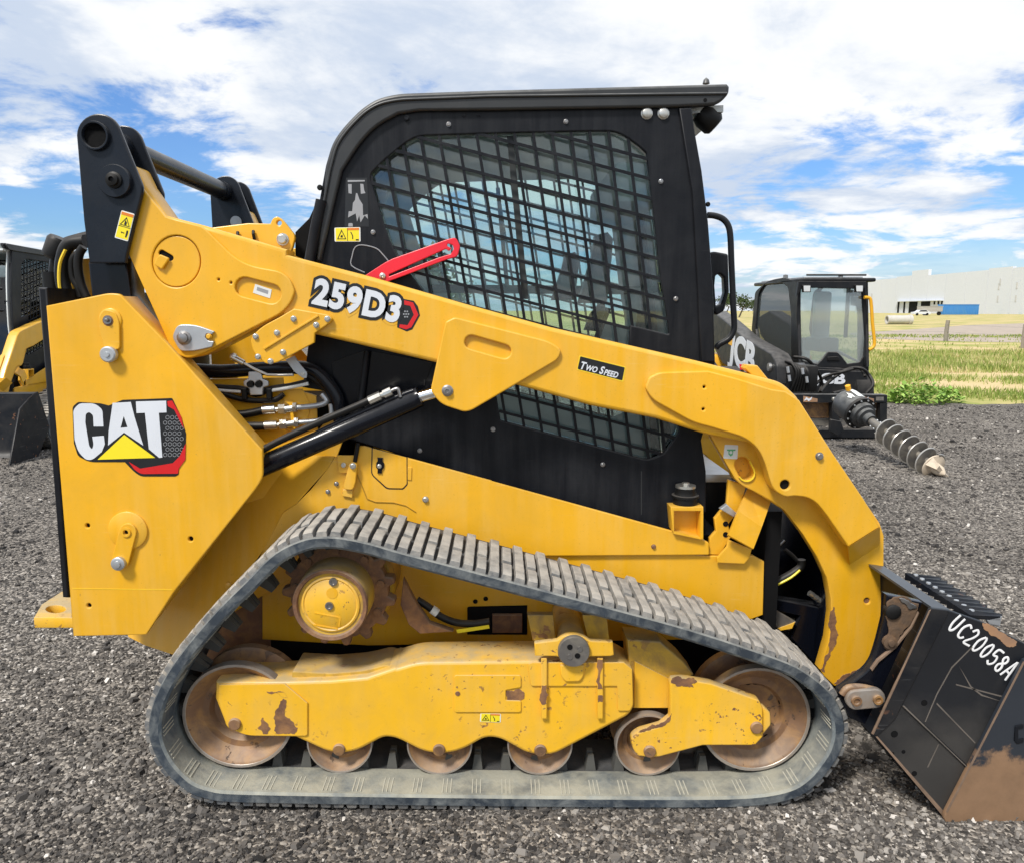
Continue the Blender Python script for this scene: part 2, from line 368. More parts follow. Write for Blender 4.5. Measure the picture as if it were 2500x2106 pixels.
def two_tone(name, ca, cb, zc, w, axis='Z', rough=.6, scale=14, amt=.08, bump=.2):
    """worn coating: cb below a ragged border at height zc, ca above it"""
    m = mat(name, ca, rough); nt = m.node_tree; N = nt.nodes; L = nt.links; b = N['Principled BSDF']
    geo = N.new('ShaderNodeNewGeometry'); sx = N.new('ShaderNodeSeparateXYZ'); L.new(geo.outputs['Position'], sx.inputs[0])
    t = N.new('ShaderNodeTexNoise'); t.inputs['Scale'].default_value = scale; t.inputs['Detail'].default_value = 7; t.inputs['Roughness'].default_value = .65
    L.new(geo.outputs['Position'], t.inputs['Vector'])
    a = N.new('ShaderNodeMath'); a.operation = 'MULTIPLY_ADD'; L.new(t.outputs[0], a.inputs[0]); a.inputs[1].default_value = -amt*4; L.new(sx.outputs['XYZ'.index(axis)], a.inputs[2])
    r = N.new('ShaderNodeMapRange'); r.inputs[1].default_value = zc-amt*2+w; r.inputs[2].default_value = zc-amt*2-w; L.new(a.outputs[0], r.inputs[0])
    mx = N.new('ShaderNodeMix'); mx.data_type = 'RGBA'; L.new(r.outputs[0], mx.inputs[0])
    src = b.inputs['Base Color'].links[0].from_socket
    r2 = N.new('ShaderNodeMix'); r2.data_type = 'RGBA'; L.new(t.outputs[0], r2.inputs[0]); r2.inputs[6].default_value = (*[x*.55 for x in cb], 1); r2.inputs[7].default_value = (*[min(1, x*1.35) for x in cb], 1)
    L.new(src, mx.inputs[6]); L.new(r2.outputs[2], mx.inputs[7]); L.new(mx.outputs[2], b.inputs['Base Color'])
    return m
two_tone('bucket_side', (.0085, .010, .0135), (.042, .040, .038), .30, .10, 'Z', .42, 5, .10)
two_tone('cutter', (.022, .027, .036), (.25, .15, .085), .20, .018, 'Z', .5, 13, .07)
def glass_mat(name, tint, gloss=.10, rough=.02, film=0.0):
    m = bpy.data.materials.new(name); m.use_nodes = True; nt = m.node_tree; N = nt.nodes; L = nt.links; N.remove(N['Principled BSDF'])
    t = N.new('ShaderNodeBsdfTransparent'); t.inputs[0].default_value = (*tint, 1); g = N.new('ShaderNodeBsdfGlossy'); g.inputs['Roughness'].default_value = rough
    f = N.new('ShaderNodeFresnel'); f.inputs[0].default_value = 1.5; a = N.new('ShaderNodeMath'); a.operation = 'ADD'; a.inputs[1].default_value = gloss; L.new(f.outputs[0], a.inputs[0]); a.use_clamp = True
    mx = N.new('ShaderNodeMixShader'); L.new(a.outputs[0], mx.inputs[0]); L.new(g.outputs[0], mx.inputs[2])
    df = N.new('ShaderNodeBsdfDiffuse'); df.inputs[0].default_value = (.62, .68, .68, 1); m2 = N.new('ShaderNodeMixShader'); m2.inputs[0].default_value = film; L.new(t.outputs[0], m2.inputs[1]); L.new(df.outputs[0], m2.inputs[2]); L.new(m2.outputs[0], mx.inputs[1])  # pale diffuse share: dust on the panes, and sky reflection painted into the windshield
    if True:  L.new(mx.outputs[0], N['Material Output'].inputs[0])
    M[name] = m
glass_mat('glass', (.82, .92, .91), .03, .02, .06); glass_mat('glass_clear', (.88, .95, .95), .02); glass_mat('glass_green', (.50, .86, .80), .06, .02, .10); glass_mat('windshield', (.82, .92, .92), .14, .05, .30)

def ground_mat(name, ca, cb, cc, scale, bump=.6, patch=.5):
    m = bpy.data.materials.new(name); m.use_nodes = True; nt = m.node_tree; N = nt.nodes; L = nt.links; b = N['Principled BSDF']; b.inputs['Roughness'].default_value = .95; b.inputs['Specular IOR Level'].default_value = .2
    geo = N.new('ShaderNodeNewGeometry')
    v = N.new('ShaderNodeTexVoronoi'); v.inputs['Scale'].default_value = scale; L.new(geo.outputs['Position'], v.inputs['Vector'])
    hs = N.new('ShaderNodeSeparateColor'); L.new(v.outputs['Color'], hs.inputs[0])
    cr = N.new('ShaderNodeValToRGB'); e = cr.color_ramp.elements; e[0].color = (*ca, 1); e[0].position = .1; e[1].color = (*cc, 1); e[1].position = .95
    x = e.new(.6); x.color = (*cb, 1); L.new(hs.outputs[0], cr.inputs[0])
    n1 = N.new('ShaderNodeTexNoise'); n1.inputs['Scale'].default_value = .9; n1.inputs['Detail'].default_value = 6; L.new(geo.outputs['Position'], n1.inputs['Vector'])
    mr = N.new('ShaderNodeMapRange'); mr.inputs[1].default_value = .3; mr.inputs[2].default_value = .7; mr.inputs[3].default_value = 1-patch*.5; mr.inputs[4].default_value = 1+patch*.5; L.new(n1.outputs[0], mr.inputs[0])
    mx = N.new('ShaderNodeMix'); mx.data_type = 'RGBA'; mx.blend_type = 'MULTIPLY'; mx.inputs[0].default_value = 1; L.new(cr.outputs[0], mx.inputs[6]); L.new(mr.outputs[0], mx.inputs[7]); L.new(mx.outputs[2], b.inputs['Base Color'])
    bp = N.new('ShaderNodeBump'); bp.inputs['Strength'].default_value = bump; bp.inputs['Distance'].default_value = .012; bp.invert = True; L.new(v.outputs['Distance'], bp.inputs['Height']); L.new(bp.outputs[0], b.inputs['Normal'])
    M[name] = m; return m
ground_mat('gravel', (.048, .044, .040), (.150, .134, .118), (.37, .335, .29), 95)
def field_mat():
    m = bpy.data.materials.new('field'); m.use_nodes = True; nt = m.node_tree; N = nt.nodes; L = nt.links; b = N['Principled BSDF']; b.inputs['Roughness'].default_value = 1; b.inputs['Specular IOR Level'].default_value = .1
    geo = N.new('ShaderNodeNewGeometry')
    def noise(s, d, sc=(1, 1, 1)):
        mp = N.new('ShaderNodeMapping'); mp.inputs['Scale'].default_value = sc; L.new(geo.outputs['Position'], mp.inputs[0])
        t = N.new('ShaderNodeTexNoise'); t.inputs['Scale'].default_value = s; t.inputs['Detail'].default_value = d; t.inputs['Roughness'].default_value = .65; L.new(mp.outputs[0], t.inputs['Vector']); return t.outputs[0]
    cr = N.new('ShaderNodeValToRGB'); e = cr.color_ramp.elements; e[0].color = (.25, .29, .075, 1); e[0].position = .36; e[1].color = (.58, .45, .25, 1); e[1].position = .60
    x = e.new(.48); x.color = (.44, .39, .16, 1); L.new(noise(.35, 8), cr.inputs[0])
    mr = N.new('ShaderNodeMapRange'); mr.inputs[3].default_value = .75; mr.inputs[4].default_value = 1.25; L.new(noise(14, 4), mr.inputs[0])
    mx = N.new('ShaderNodeMix'); mx.data_type = 'RGBA'; mx.blend_type = 'MULTIPLY'; mx.inputs[0].default_value = 1; L.new(cr.outputs[0], mx.inputs[6]); L.new(mr.outputs[0], mx.inputs[7]); L.new(mx.outputs[2], b.inputs['Base Color'])
    M['field'] = m
field_mat()
mat('dirt_road', (.42, .35, .28), .95, dirt=(.22, .18, .15), dirt_amt=.6, dirt_scale=1.2, bump=.3, bump_scale=12)
def attr_mat(name, ramp_cols, attr='tone', rough=.9, trans=0.0):
    m = bpy.data.materials.new(name); m.use_nodes = True; nt = m.node_tree; N = nt.nodes; L = nt.links; b = N['Principled BSDF']; b.inputs['Roughness'].default_value = rough; b.inputs['Specular IOR Level'].default_value = .25
    a = N.new('ShaderNodeAttribute'); a.attribute_name = attr; cr = N.new('ShaderNodeValToRGB'); e = cr.color_ramp.elements
    e[0].position, e[0].color = ramp_cols[0][0], (*ramp_cols[0][1], 1); e[1].position, e[1].color = ramp_cols[-1][0], (*ramp_cols[-1][1], 1)
    for p, c in ramp_cols[1:-1]: x = e.new(p); x.color = (*c, 1)
    L.new(a.outputs['Fac'], cr.inputs[0]); L.new(cr.outputs[0], b.inputs['Base Color']); M[name] = m; return m
attr_mat('stone', [(0, (.022, .021, .021)), (.33, (.080, .073, .067)), (.66, (.18, .165, .149)), (.90, (.36, .332, .296)), (1, (.64, .60, .55))], rough=.85)
attr_mat('grass_blade', [(0, (.14, .21, .035)), (.45, (.29, .34, .09)), (.75, (.50, .45, .20)), (1, (.66, .54, .31))])
attr_mat('leaf', [(0, (.14, .25, .04)), (.6, (.26, .42, .08)), (1, (.38, .54, .14))], rough=.6)
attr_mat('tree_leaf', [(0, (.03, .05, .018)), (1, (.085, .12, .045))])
mat('wood', (.26, .23, .19), .9, dirt=(.16, .14, .12), dirt_amt=.6, bump=.4, bump_scale=40)
mat('bark', (.10, .08, .06), .95, bump=.4, bump_scale=20)
mat('concrete', (.52, .50, .46), .85, dirt=(.38, .36, .33), dirt_amt=.5, dirt_scale=2)
mat('wall_white', (.64, .665, .71), .8, dirt=(.59, .615, .66), dirt_amt=.5, dirt_scale=.05)
mat('wall_joint', (.53, .53, .53), .8)
mat('container_blue', (.045, .22, .55), .5, dirt=(.1, .28, .5), dirt_amt=.5, dirt_scale=.5)
mat('trailer_grey', (.42, .40, .37), .7)
mat('jcb_black', (.011, .0125, .015), .40, spec=.2, dirt=(.035, .032, .03), dirt_amt=.5, dirt_scale=5, dust=(.16, .15, .14), dust_amt=.6)
mat('jcb_yellow', (.80, .40, .015), .4)
mat('auger_steel', (.17, .16, .15), .45, metal=.5, dirt=(.36, .33, .27), dirt_amt=.9, dirt_scale=9, dust=(.4, .36, .3), dust_amt=.5)
mat('auger_pale', (.60, .50, .38), .7, dirt=(.4, .34, .27), dirt_amt=.6, dirt_scale=18)
mat('flight_edge', (.55, .53, .49), .35, metal=.6)

# ------------------------------------------------------------------ ground
EDGE = PZ(2330, 987, 0).y                                   # where the gravel yard meets the field on the right
gx = [-40, -14, 2.5, 4.6, 6.5, 9, 14, 60]
gy = [60, 40, 16.5, EDGE+.9, EDGE+.1, EDGE-.1, EDGE+.3, EDGE+1]
field = poly('field', [(-900, -900, -.012), (900, -900, -.012), (900, 1200, -.012), (-900, 1200, -.012)], [(0, 1, 2, 3)], M['field']); tag(field, kind='structure')
vs = [(-40, -90, 0), (60, -90, 0)]; top = []
for i in range(len(gx)-1):
    for k in range(10):
        t = k/10; top.append((gx[i]+(gx[i+1]-gx[i])*t, gy[i]+(gy[i+1]-gy[i])*t+random.uniform(-.16, .16), 0))
top.append((60, gy[-1], 0))
vs += top[::-1]
yard = poly('gravel_yard', vs, [list(range(len(vs)))], M['gravel']); tag(yard, kind='structure')
rd = [PZ(u, v, -.004) for u, v in Q('H:470,868 1000,838 1500,800 2061,782 2600,768 2900,850 2061,975 1500,968 1000,952 470,930') for u, v in [(u, v)]] if False else None
rp = [PZ(a[0], a[1], -.006) for a in Q('H:300,880 700,858 1000,838 1500,800 2061,782 2500,770 2600,985 2061,975 1500,966 1000,952 300,925')]
road = poly('dirt_road', rp, [list(range(len(rp)))], M['dirt_road']); tag(road, kind='structure')

def scatter_mesh(name, base_v, base_f, pos, scale, rotz, tilt, tone, material, flat=True):
    n = len(pos); nb = len(base_v)
    v = np.repeat(base_v[None], n, 0) if base_v.ndim == 2 else base_v
    v = v*scale[:, None, :]
    cx, sx = np.cos(tilt)[:, None], np.sin(tilt)[:, None]; y = v[..., 1]*cx-v[..., 2]*sx; z = v[..., 1]*sx+v[..., 2]*cx; v = np.stack([v[..., 0], y, z], -1)
    c, s = np.cos(rotz)[:, None], np.sin(rotz)[:, None]; x = v[..., 0]*c-v[..., 1]*s; y = v[..., 0]*s+v[..., 1]*c; v = np.stack([x, y, v[..., 2]], -1)
    v = v+pos[:, None, :]; nb = v.shape[1]; fs = base_f.shape[1]
    f = (base_f[None]+(np.arange(n)*nb)[:, None, None]).reshape(-1)
    me = bpy.data.meshes.new(name); me.vertices.add(n*nb); me.vertices.foreach_set('co', v.reshape(-1).astype(np.float32))
    nf = n*len(base_f); me.loops.add(len(f)); me.loops.foreach_set('vertex_index', f.astype(np.int32)); me.polygons.add(nf)
    me.polygons.foreach_set('loop_start', (np.arange(nf)*fs).astype(np.int32))
    me.update(calc_edges=True); me.validate()
    at = me.attributes.new('tone', 'FLOAT', 'POINT'); at.data.foreach_set('value', np.repeat(tone, nb).astype(np.float32))
    me.materials.append(material); o = bpy.data.objects.new(name, me); COL.objects.link(o); me.shade_flat(); return o
CUBE_V = np.array([[-1,-1,-1],[1,-1,-1],[1,1,-1],[-1,1,-1],[-1,-1,1],[1,-1,1],[1,1,1],[-1,1,1]], float)
CUBE_F = np.array([[3,2,1,0],[4,5,6,7],[0,1,5,4],[1,2,6,5],[2,3,7,6],[3,0,4,7]])
def gravel():
    n = 168000
    # more stones near the camera, thinning with distance until the material takes over
    a, b = 1.5, 22.0; k = .12
    u = RNG.random(n); dep = (a**k+u*(b**k-a**k))**(1/k)
    xx = (RNG.random(n)-.5)*1.50*dep+.02*dep
    ok = (dep-CAMD) < np.interp(xx, gx, gy)-.25; xx, dep = xx[ok], dep[ok]; n = len(xx)
    pos = np.stack([xx, dep-CAMD, np.zeros(n)], 1)
    s = np.exp(RNG.normal(math.log(.0039), .44, n)); s = np.clip(s, .0018, .018)*np.clip((dep/2.2)**.35, .9, 2.0)
    v = CUBE_V[None]*(1+RNG.uniform(-.42, .2, (n, 8, 3)))
    v[:, 4:, :2] *= RNG.uniform(.45, .95, (n, 1, 1))
    sc = s[:, None]*np.stack([RNG.uniform(.8, 1.5, n), RNG.uniform(.7, 1.1, n), RNG.uniform(.45, .85, n)], 1)
    pos[:, 2] = sc[:, 2]*RNG.uniform(-.1, .7, n)
    tone = np.clip(RNG.beta(1.7, 2.4, n)+.35*(RNG.random(n) > .95)+.07*(np.sin(xx*2.3+1.7*np.sin(dep*1.9))+np.sin(dep*3.1+xx*1.1)), 0, 1)
    o = scatter_mesh('gravel', v, CUBE_F, pos, sc, RNG.random(n)*6.28, RNG.normal(0, .35, n), tone, M['stone'])
    tag(o, 'grey crushed gravel covering the machine yard', 'gravel', kind='stuff')
gravel()
def grass():
    P0 = []; n = 118000
    v = np.array([[-1, 0, 0], [1, 0, 0], [.55, .25, .6], [-.25, .6, 1.0]], float); f = np.array([[0, 1, 2, 3]])
    dep = 11.2+RNG.random(n)**1.5*34; ang = RNG.uniform(.05, .95, n)
    x = dep*ang; y = dep-CAMD
    cl = np.sin(x*1.7+np.sin(y*1.1)*1.5)+np.sin(y*1.9+x*.6)+RNG.normal(0, .6, n)
    tall = (dep > 18) & (dep < 27)
    ey = np.interp(x, gx, gy)
    keep = (y > ey+.05) & ((cl > -.1) | tall)
    keep &= ~((dep > 27.5) & (dep < 41)) | (RNG.random(n) < .08)
    x, y, cl, tall, dep = x[keep], y[keep], cl[keep], tall[keep], dep[keep]; m = len(x)
    h = np.where(tall, RNG.uniform(.06, .22, m), RNG.uniform(.03, .13, m)); w = np.where(tall, .008, .010)*(dep/14)
    sc = np.stack([w, h*.5, h], 1)
    tone = np.clip(.44-.17*cl+RNG.normal(0, .17, m), 0, 1)
    o = scatter_mesh('field_grass', v, f, np.stack([x, y, np.full(m, -.012)], 1), sc, RNG.random(m)*6.28, RNG.normal(0, .2, m), tone, M['grass_blade'])
    tag(o, 'dry straw and green grass growing in the open field', 'grass', kind='stuff')
grass()
def weed(name, label, u, v, w, h, n, group):
    c = PZ(u, v, -.01); t = thing(name, label, 'weed', c, group)
    bm = bmesh.new()
    for k in range(max(5, n//28)):
        a = random.uniform(0, 6.28); r = w*.42*random.random(); tube_bm(bm, [c, c+Vector((r*math.cos(a)*.6, r*math.sin(a)*.6, h*.5)), c+Vector((r*math.cos(a), r*math.sin(a), h*random.uniform(.6, .95)))], [.006, .004, .002], 4)
    link('stems', from_bm(bm), M['leaf'], t)
    lv = np.array([[0, 0, 0], [.5, .45, .12], [0, 1, 0], [-.5, .45, .12]], float); lf = np.array([[0, 1, 2, 3]])
    a = RNG.random(n)*6.28; r = w*.5*np.sqrt(RNG.random(n)); z = h*RNG.random(n)**.8*np.clip(1-(r/(w*.62))**2, .15, 1)
    pos = np.stack([r*np.cos(a), r*np.sin(a), z], 1); s = RNG.uniform(.035, .085, n)*min(1, h/.4+.3)
    o = scatter_mesh('leaves', lv, lf, pos, np.stack([s, s*1.4, s], 1), RNG.random(n)*6.28, RNG.uniform(-.6, .9, n), RNG.random(n), M['leaf'])
    o.parent = t
weed('weed', 'tall bushy bright green weed at the gravel edge', *q1('H', 1000, 1588), .85, .38, 380, 'weeds at the yard edge')
weed('weed', 'low green weed patch beside the auger frame', *q1('H', 800, 1580), .50, .20, 180, 'weeds at the yard edge')
weed('weed', 'small spiky green weed next to the bushy weed', *q1('H', 1310, 1582), .38, .24, 160, 'weeds at the yard edge')

# ------------------------------------------------------------------ far field: warehouse, trailers, pipe, posts, trees
def PH(u, v, z): return PZ(u, v, z)
def warehouse():
    a = PH(*q1('H', 380, 362), 15.5); b = PH(*q1('H', 2061, 215), 15.5); d = (b-a); d.z = 0; L = d.length*1.7; d.normalize(); nrm = Vector((-d.y, d.x, 0))
    if nrm.dot(a-CAM) < 0: nrm = -nrm
    base = Vector((a.x, a.y, 0)); t = thing('warehouse', 'long pale grey concrete warehouse across the field', 'building', base)
    def slab(name, s0, s1, z0, z1, th, m, off=0.0, par=t):
        c = [base+d*s0-nrm*off, base+d*s1-nrm*off, base+d*s1-nrm*off+nrm*th, base+d*s0-nrm*off+nrm*th]
        v = [(p.x, p.y, z) for z in (z0, z1) for p in c]
        return poly(name, v, [(3,2,1,0),(4,5,6,7),(0,1,5,4),(1,2,6,5),(2,3,7,6),(3,0,4,7)], m, par)
    def s_at(u):
        r = ray(u, 757); k = (base-CAM).cross(r); den = d.x*r.y-d.y*r.x; e = base-CAM; return -(e.x*r.y-e.y*r.x)/den
    n = 16; edges = [L*i/n for i in range(n+1)]
    dock = (s_at(q1('H', 780, 0)[0]), s_at(q1('H', 1250, 0)[0]))
    H1 = 15.5
    for i in range(n): 
        s0, s1 = edges[i], edges[i+1]
        z1 = H1+(2.4 if s_at(q1('H', 905, 0)[0]) < (s0+s1)/2 < s_at(q1('H', 1153, 0)[0]) else (.5 if i % 5 == 3 else 0)+.35*(i > 9))
        slab('wall_panel', s0+.12, s1-.12, 0, z1, 1.2, M['wall_white'], 0)
    slab('wall_core', 0, L, 0, H1-.5, 4, M['wall_joint'], -.5)
    for x0, x1, z0 in ((790, 803, 0), (850, 862, 0), (905, 985, 0), (1025, 1112, 0)):
        slab('dock_opening', s_at(q1('H', x0, 0)[0]), s_at(q1('H', x1, 0)[0]), .2, 4.9, .5, M['dark_inside'], .25)
    for x0 in (1150, 1190, 1225): slab('dock_window', s_at(q1('H', x0, 0)[0]), s_at(q1('H', x0+12, 0)[0]), 3.6, 4.9, .4, M['dark_inside'], .22)
    slab('dock_canopy', s_at(q1('H', 785, 0)[0]), s_at(q1('H', 1245, 0)[0]), 5.0, 5.3, 2.5, M['wall_white'], 1.4)
    for x0, z0 in ((1780, 8.5), (1960, 8.5), (1780, 4.2), (1960, 4.2), (1790, 10), (512, 7)):
        slab('wall_vent', s_at(q1('H', x0, 0)[0]), s_at(q1('H', x0+16, 0)[0]), z0, z0+2.2, .3, M['wall_joint'], .12)
warehouse()
def far_box(name, label, cat, x0, x1, y0, y1, dist, m, ribs):
    """container or trailer standing in front of the warehouse"""
    a = P(*q1('H', x0, y1), dist); b = P(*q1('H', x1, y0), dist); t = thing(name, label, cat, ((a.x+b.x)/2, dist, 0))
    h = b.z; body = box('body', (a.x, dist, 1.0 if ribs < 0 else .15), (b.x, dist+3, h), m, t, .05)
    n = abs(ribs)
    bm = bmesh.new()
    for k in range(n):
        x = a.x+(b.x-a.x)*(k+.5)/n; box_bm(bm, (x-.12, dist-.07, (1.05 if ribs < 0 else .3)), (x+.12, dist+.01, h-.15))
    link('side_ribs', from_bm(bm), m, t)
    box('roof_rail', (a.x-.03, dist-.1, h-.02), (b.x+.03, dist+3.05, h+.12), m, t)
    if ribs < 0:
        for fx in (.12, .2, .85):
            x = a.x+(b.x-a.x)*fx; lathe('wheel', (x, dist+.1, .5), [(0, .15), (0, .5), (.4, .5), (.4, .15)], M['hose'], t, 16)
    return t
far_box('shipping_container', 'long blue shipping container before the warehouse', 'container', 1250, 1612, 596, 678, 210, M['container_blue'], 22)
far_box('box_trailer', 'grey box trailer parked left of the blue container', 'trailer', 1040, 1246, 615, 684, 205, M['trailer_grey'], -10)
def far_car():
    a = P(*q1('H', 955, 670), 200); t = thing('parked_car', 'small white car parked at the warehouse dock', 'car', (a.x, 200, 0))
    L = 4.4; prof = [(0, .35), (0, .85), (1.0, .98), (1.6, 1.42), (3.2, 1.45), (4.1, 1.0), (L, .9), (L, .35)]
    v = [(a.x+x, y, z) for y in (200, 201.7) for x, z in prof]; n = len(prof)
    poly('body', v, [list(range(n)), list(range(2*n-1, n-1, -1))]+[(i, (i+1) % n, n+(i+1) % n, n+i) for i in range(n)], M['wall_white'], t)
    poly('window', [(a.x+x, 199.97, z) for x, z in ((1.3, 1.02), (1.7, 1.36), (3.1, 1.38), (3.7, 1.04))], [(0, 1, 2, 3)], M['dark_inside'], t)
    for x in (.85, 3.5): lathe('wheel', (a.x+x, 199.95, .34), [(0, .1), (0, .34), (.25, .34), (.25, .1)], M['hose'], t, 14)
far_car()
def pipe():
    a = PZ(*q1('H', 690, 792), 0); Y = a.y; t0 = P(*q1('H', 700, 770), Y); t1 = P(*q1('H', 918, 770), Y); r = .45
    bm = bmesh.new(); n = 20
    L = []
    for x, rr in ((t0.x, r), (t1.x, r), (t1.x+.02, r+.07), (t1.x+.3, r+.07), (t1.x+.3, r-.1), (t0.x, r-.1)):
        L.append([bm.verts.new((x, Y+r, r+rr*math.sin(6.283*k/n)) if False else (x, Y+r+rr*math.cos(6.283*k/n), r+rr*math.sin(6.283*k/n))) for k in range(n)])
    for i in range(len(L)):
        A, B = L[i], L[(i+1) % len(L)]
        for k in range(n): bm.faces.new((A[k], A[(k+1) % n], B[(k+1) % n], B[k]))
    tag(link('concrete_pipe', from_bm(bm), M['concrete'], None, 40), 'pale concrete drain pipe lying in the grass beyond the dirt road', 'pipe')
pipe()
def post(label, x, y0, y1, w):
    b = PZ(*q1('H', x, y1), 0); top = P(*q1('H', x, y0), b.y).z; hw = w/4.122/FPX*(b.y+CAMD)/2
    t = thing('fence_post', label, 'post', (b.x, b.y, 0), 'wooden fence posts at the field edge')
    bm = bmesh.new(); n = 10
    tube_bm(bm, [(b.x+.05*hw, b.y, -.1), (b.x, b.y, top*.5), (b.x+.35*hw, b.y, top)], [hw*1.08, hw, hw*.93], n); link('shaft', from_bm(bm), M['wood'], t, 40)
    for z in (top*.45, top*.8): lathe('wire_staple', (b.x, b.y-hw*1.02, z), [(0, .01), (-.02, .01)], M['steel'], t, 6)
    return b, top
pa, pt = post('weathered round wooden fence post standing mid-field', 1272, 752, 962, 40)
pb, pt2 = post('wooden fence post at the picture edge, cut by the frame', 2042, 792, 1030, 30)
def wire(z):
    pts = [Vector((pa.x-9, pa.y+1.0, z)), Vector((pa.x, pa.y, z)), Vector((pb.x, pb.y, z)), Vector((pb.x+(pb.x-pa.x), pb.y+(pb.y-pa.y), z))]
    tag(tube('fence_wire', pts, .004, M['steel'], None, 5), 'upper thin steel fence wire strung between the posts' if z > .7 else 'lower thin steel fence wire strung between the posts', 'wire', 'fence wires')
wire(pt*.45); wire(pt*.8)
def tree(label, u, dist, h, w, n=900):
    b = P(u, 757, dist); b.z = 0; t = thing('tree', label, 'tree', b, 'far trees on the horizon')
    bm = bmesh.new(); tube_bm(bm, [b, b+Vector((.1*w, 0, h*.35)), b+Vector((0, 0, h*.7))], [h*.035, h*.025, h*.012], 7)
    for k in range(5):
        a = random.uniform(0, 6.28); tube_bm(bm, [b+Vector((0, 0, h*(.3+.06*k))), b+Vector((math.cos(a)*w*.3, math.sin(a)*w*.3, h*(.5+.06*k)))], [h*.014, h*.006], 5)
    link('trunk', from_bm(bm), M['bark'], t)
    lv = np.array([[-.5, 0, 0], [.5, .1, 0], [.4, .3, .8], [-.4, -.2, .9]], float); lf = np.array([[0, 1, 2, 3]])
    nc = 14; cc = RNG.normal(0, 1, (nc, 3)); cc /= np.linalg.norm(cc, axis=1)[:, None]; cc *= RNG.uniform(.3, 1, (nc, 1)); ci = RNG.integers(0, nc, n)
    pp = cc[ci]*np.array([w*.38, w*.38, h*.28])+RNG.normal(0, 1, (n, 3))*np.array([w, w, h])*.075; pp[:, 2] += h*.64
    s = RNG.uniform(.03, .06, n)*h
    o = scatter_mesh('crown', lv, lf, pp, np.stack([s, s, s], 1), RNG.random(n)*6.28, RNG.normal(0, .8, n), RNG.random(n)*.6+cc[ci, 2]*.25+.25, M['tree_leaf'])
    o.parent = t
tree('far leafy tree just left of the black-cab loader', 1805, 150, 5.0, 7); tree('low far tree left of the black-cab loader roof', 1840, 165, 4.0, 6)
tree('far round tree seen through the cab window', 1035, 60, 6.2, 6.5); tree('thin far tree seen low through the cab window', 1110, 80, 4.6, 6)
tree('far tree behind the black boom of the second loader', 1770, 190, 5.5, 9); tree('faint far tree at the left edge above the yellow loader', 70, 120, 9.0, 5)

# ------------------------------------------------------------------ the yellow track loader
YC = 0.84                                                   # machine centre line; near track face at Y = 0
LD = thing('compact_track_loader', 'large yellow compact track loader with black cab seen from its side', 'track loader', (0.15, YC, 0))
LD0 = LD
# ---- chassis: body sides, belly, engine bay
chassis = plate('chassis', 'S:640,1540 640,1420 700,1300 1500,1340 1731,1356 1840,1356 1866,1370 1863,1500 1700,1560 900,1575 640,1560', .386, .02, M['yellow'], LD, .003, True)
plate('body_side', ['6:1140,1287 2058,1537 E:0,70 800,290 1290,425 1510,482,10 1562,512,20 1562,598,8 1380,600 500,606 S:1300,1356 900,1330 700,1420 560,1500 6:560,1764 660,1700 760,1600 880,1450 930,1370 1000,1358 1085,1358 1110,1290'], .372, .012, M['yellow'], chassis, .003, True)
# sloping rear quarter between the upright and the track
rq = [(816, 1115), (800, 1143), (724, 1228), (600, 1402), (480, 1560), (456, 1589), (429, 1599), (354, 1574), (313, 1553), (300, 1440), (430, 1300), (560, 1150), (640, 1105)]
def rqy(u, v): return .374+max(0, ((816-u)*474+(1115-v)*360)/595)*.00065
a = [P(u, v, rqy(u, v)) for u, v in rq]; nr = len(a)
poly('rear_quarter', a+[Vector((p.x, p.y+.012, p.z)) for p in a], [list(range(nr)), list(range(2*nr-1, nr-1, -1))]+[(i, (i+1) % nr, nr+(i+1) % nr, nr+i) for i in range(nr)], M['yellow'], chassis, 30, True)
plate('inner_guard', 'S:456,1606 520,1512 660,1400 660,1665 500,1720', .40, .01, M['rust'], chassis, .001, True)
lathe('drain_plug', P(*q1('3', 1640, 820), .378), [(0.01, .012), (-.003, .012), (-.005, .008), (-.005, 0)], M['yellow'], chassis, 16)
box('belly', (P(600, 1500, .4).x, .41, .20), (P(1830, 1400, .4).x, 2*YC-.40, .62), M['dark_inside'], chassis)
box('engine_block', (P(200, 1200, .5).x, .47, .45), (P(760, 1000, .5).x, 2*YC-.47, 1.12), M['dark_inside'], chassis)
plate('engine_side', '6:-400,820 560,800 575,980 700,900 800,930 810,1180 960,1000 1010,1200 900,1500 300,1700 -300,1300', .425, .01, M['yellow'], chassis, .002, True)
plate('firewall', '6:560,880 700,880 760,1000 720,1180 580,1180', .421, .004, M['yellow'], chassis, .001)
for x, y in ((945, 1558), (884, 1615)): bolt(*q1('6', x, y), .372, 6, chassis, M['steel'])
for x, y in ((1290, 200),): bolt(*q1('5', x, y), .372, 8, chassis)
bolt(*q1('E', 1163, 538), .372, 6, chassis, M['rust']); bolt(*q1('6', 998, 1422), .366, 8, chassis)
plate('hose_bracket', '6:950,1355 1095,1355 1095,1480 960,1480,20', .364, .008, M['yellow'], chassis, .001)
plate('latch_plate', '6:1040,1400,30 1095,1410,30 1080,1560,25 1060,1605,25 1000,1600,20 995,1570', .350, .012, M['yellow'], chassis, .003)
bolt(*q1('6', 1063, 1430), .350, 8, chassis); plate('latch_foot', '6:990,1600 1060,1605 1058,1660 985,1645', .362, .012, M['yellow_worn'], chassis, .002)
tube('latch_hose', [P(*q1('6', x, y), .36) for x, y in ((1100, 1270), (1090, 1330), (1078, 1400))], .007, M['hose'], chassis, 8)
door_loop = Q('6:1205,1305 1448,1370 1450,1560,25 1420,1592,20 1310,1590,60 1200,1490,60')
plate('access_door', [door_loop], .3695, .004, M['yellow'], chassis, .0015)
plate('access_door_seam', [Q('6:1198,1300 1454,1367 1456,1565,25 1424,1599,20 1305,1597,60 1193,1492,60'), door_loop[::-1]], .3712, .001, M['decal_black'], chassis, 0)
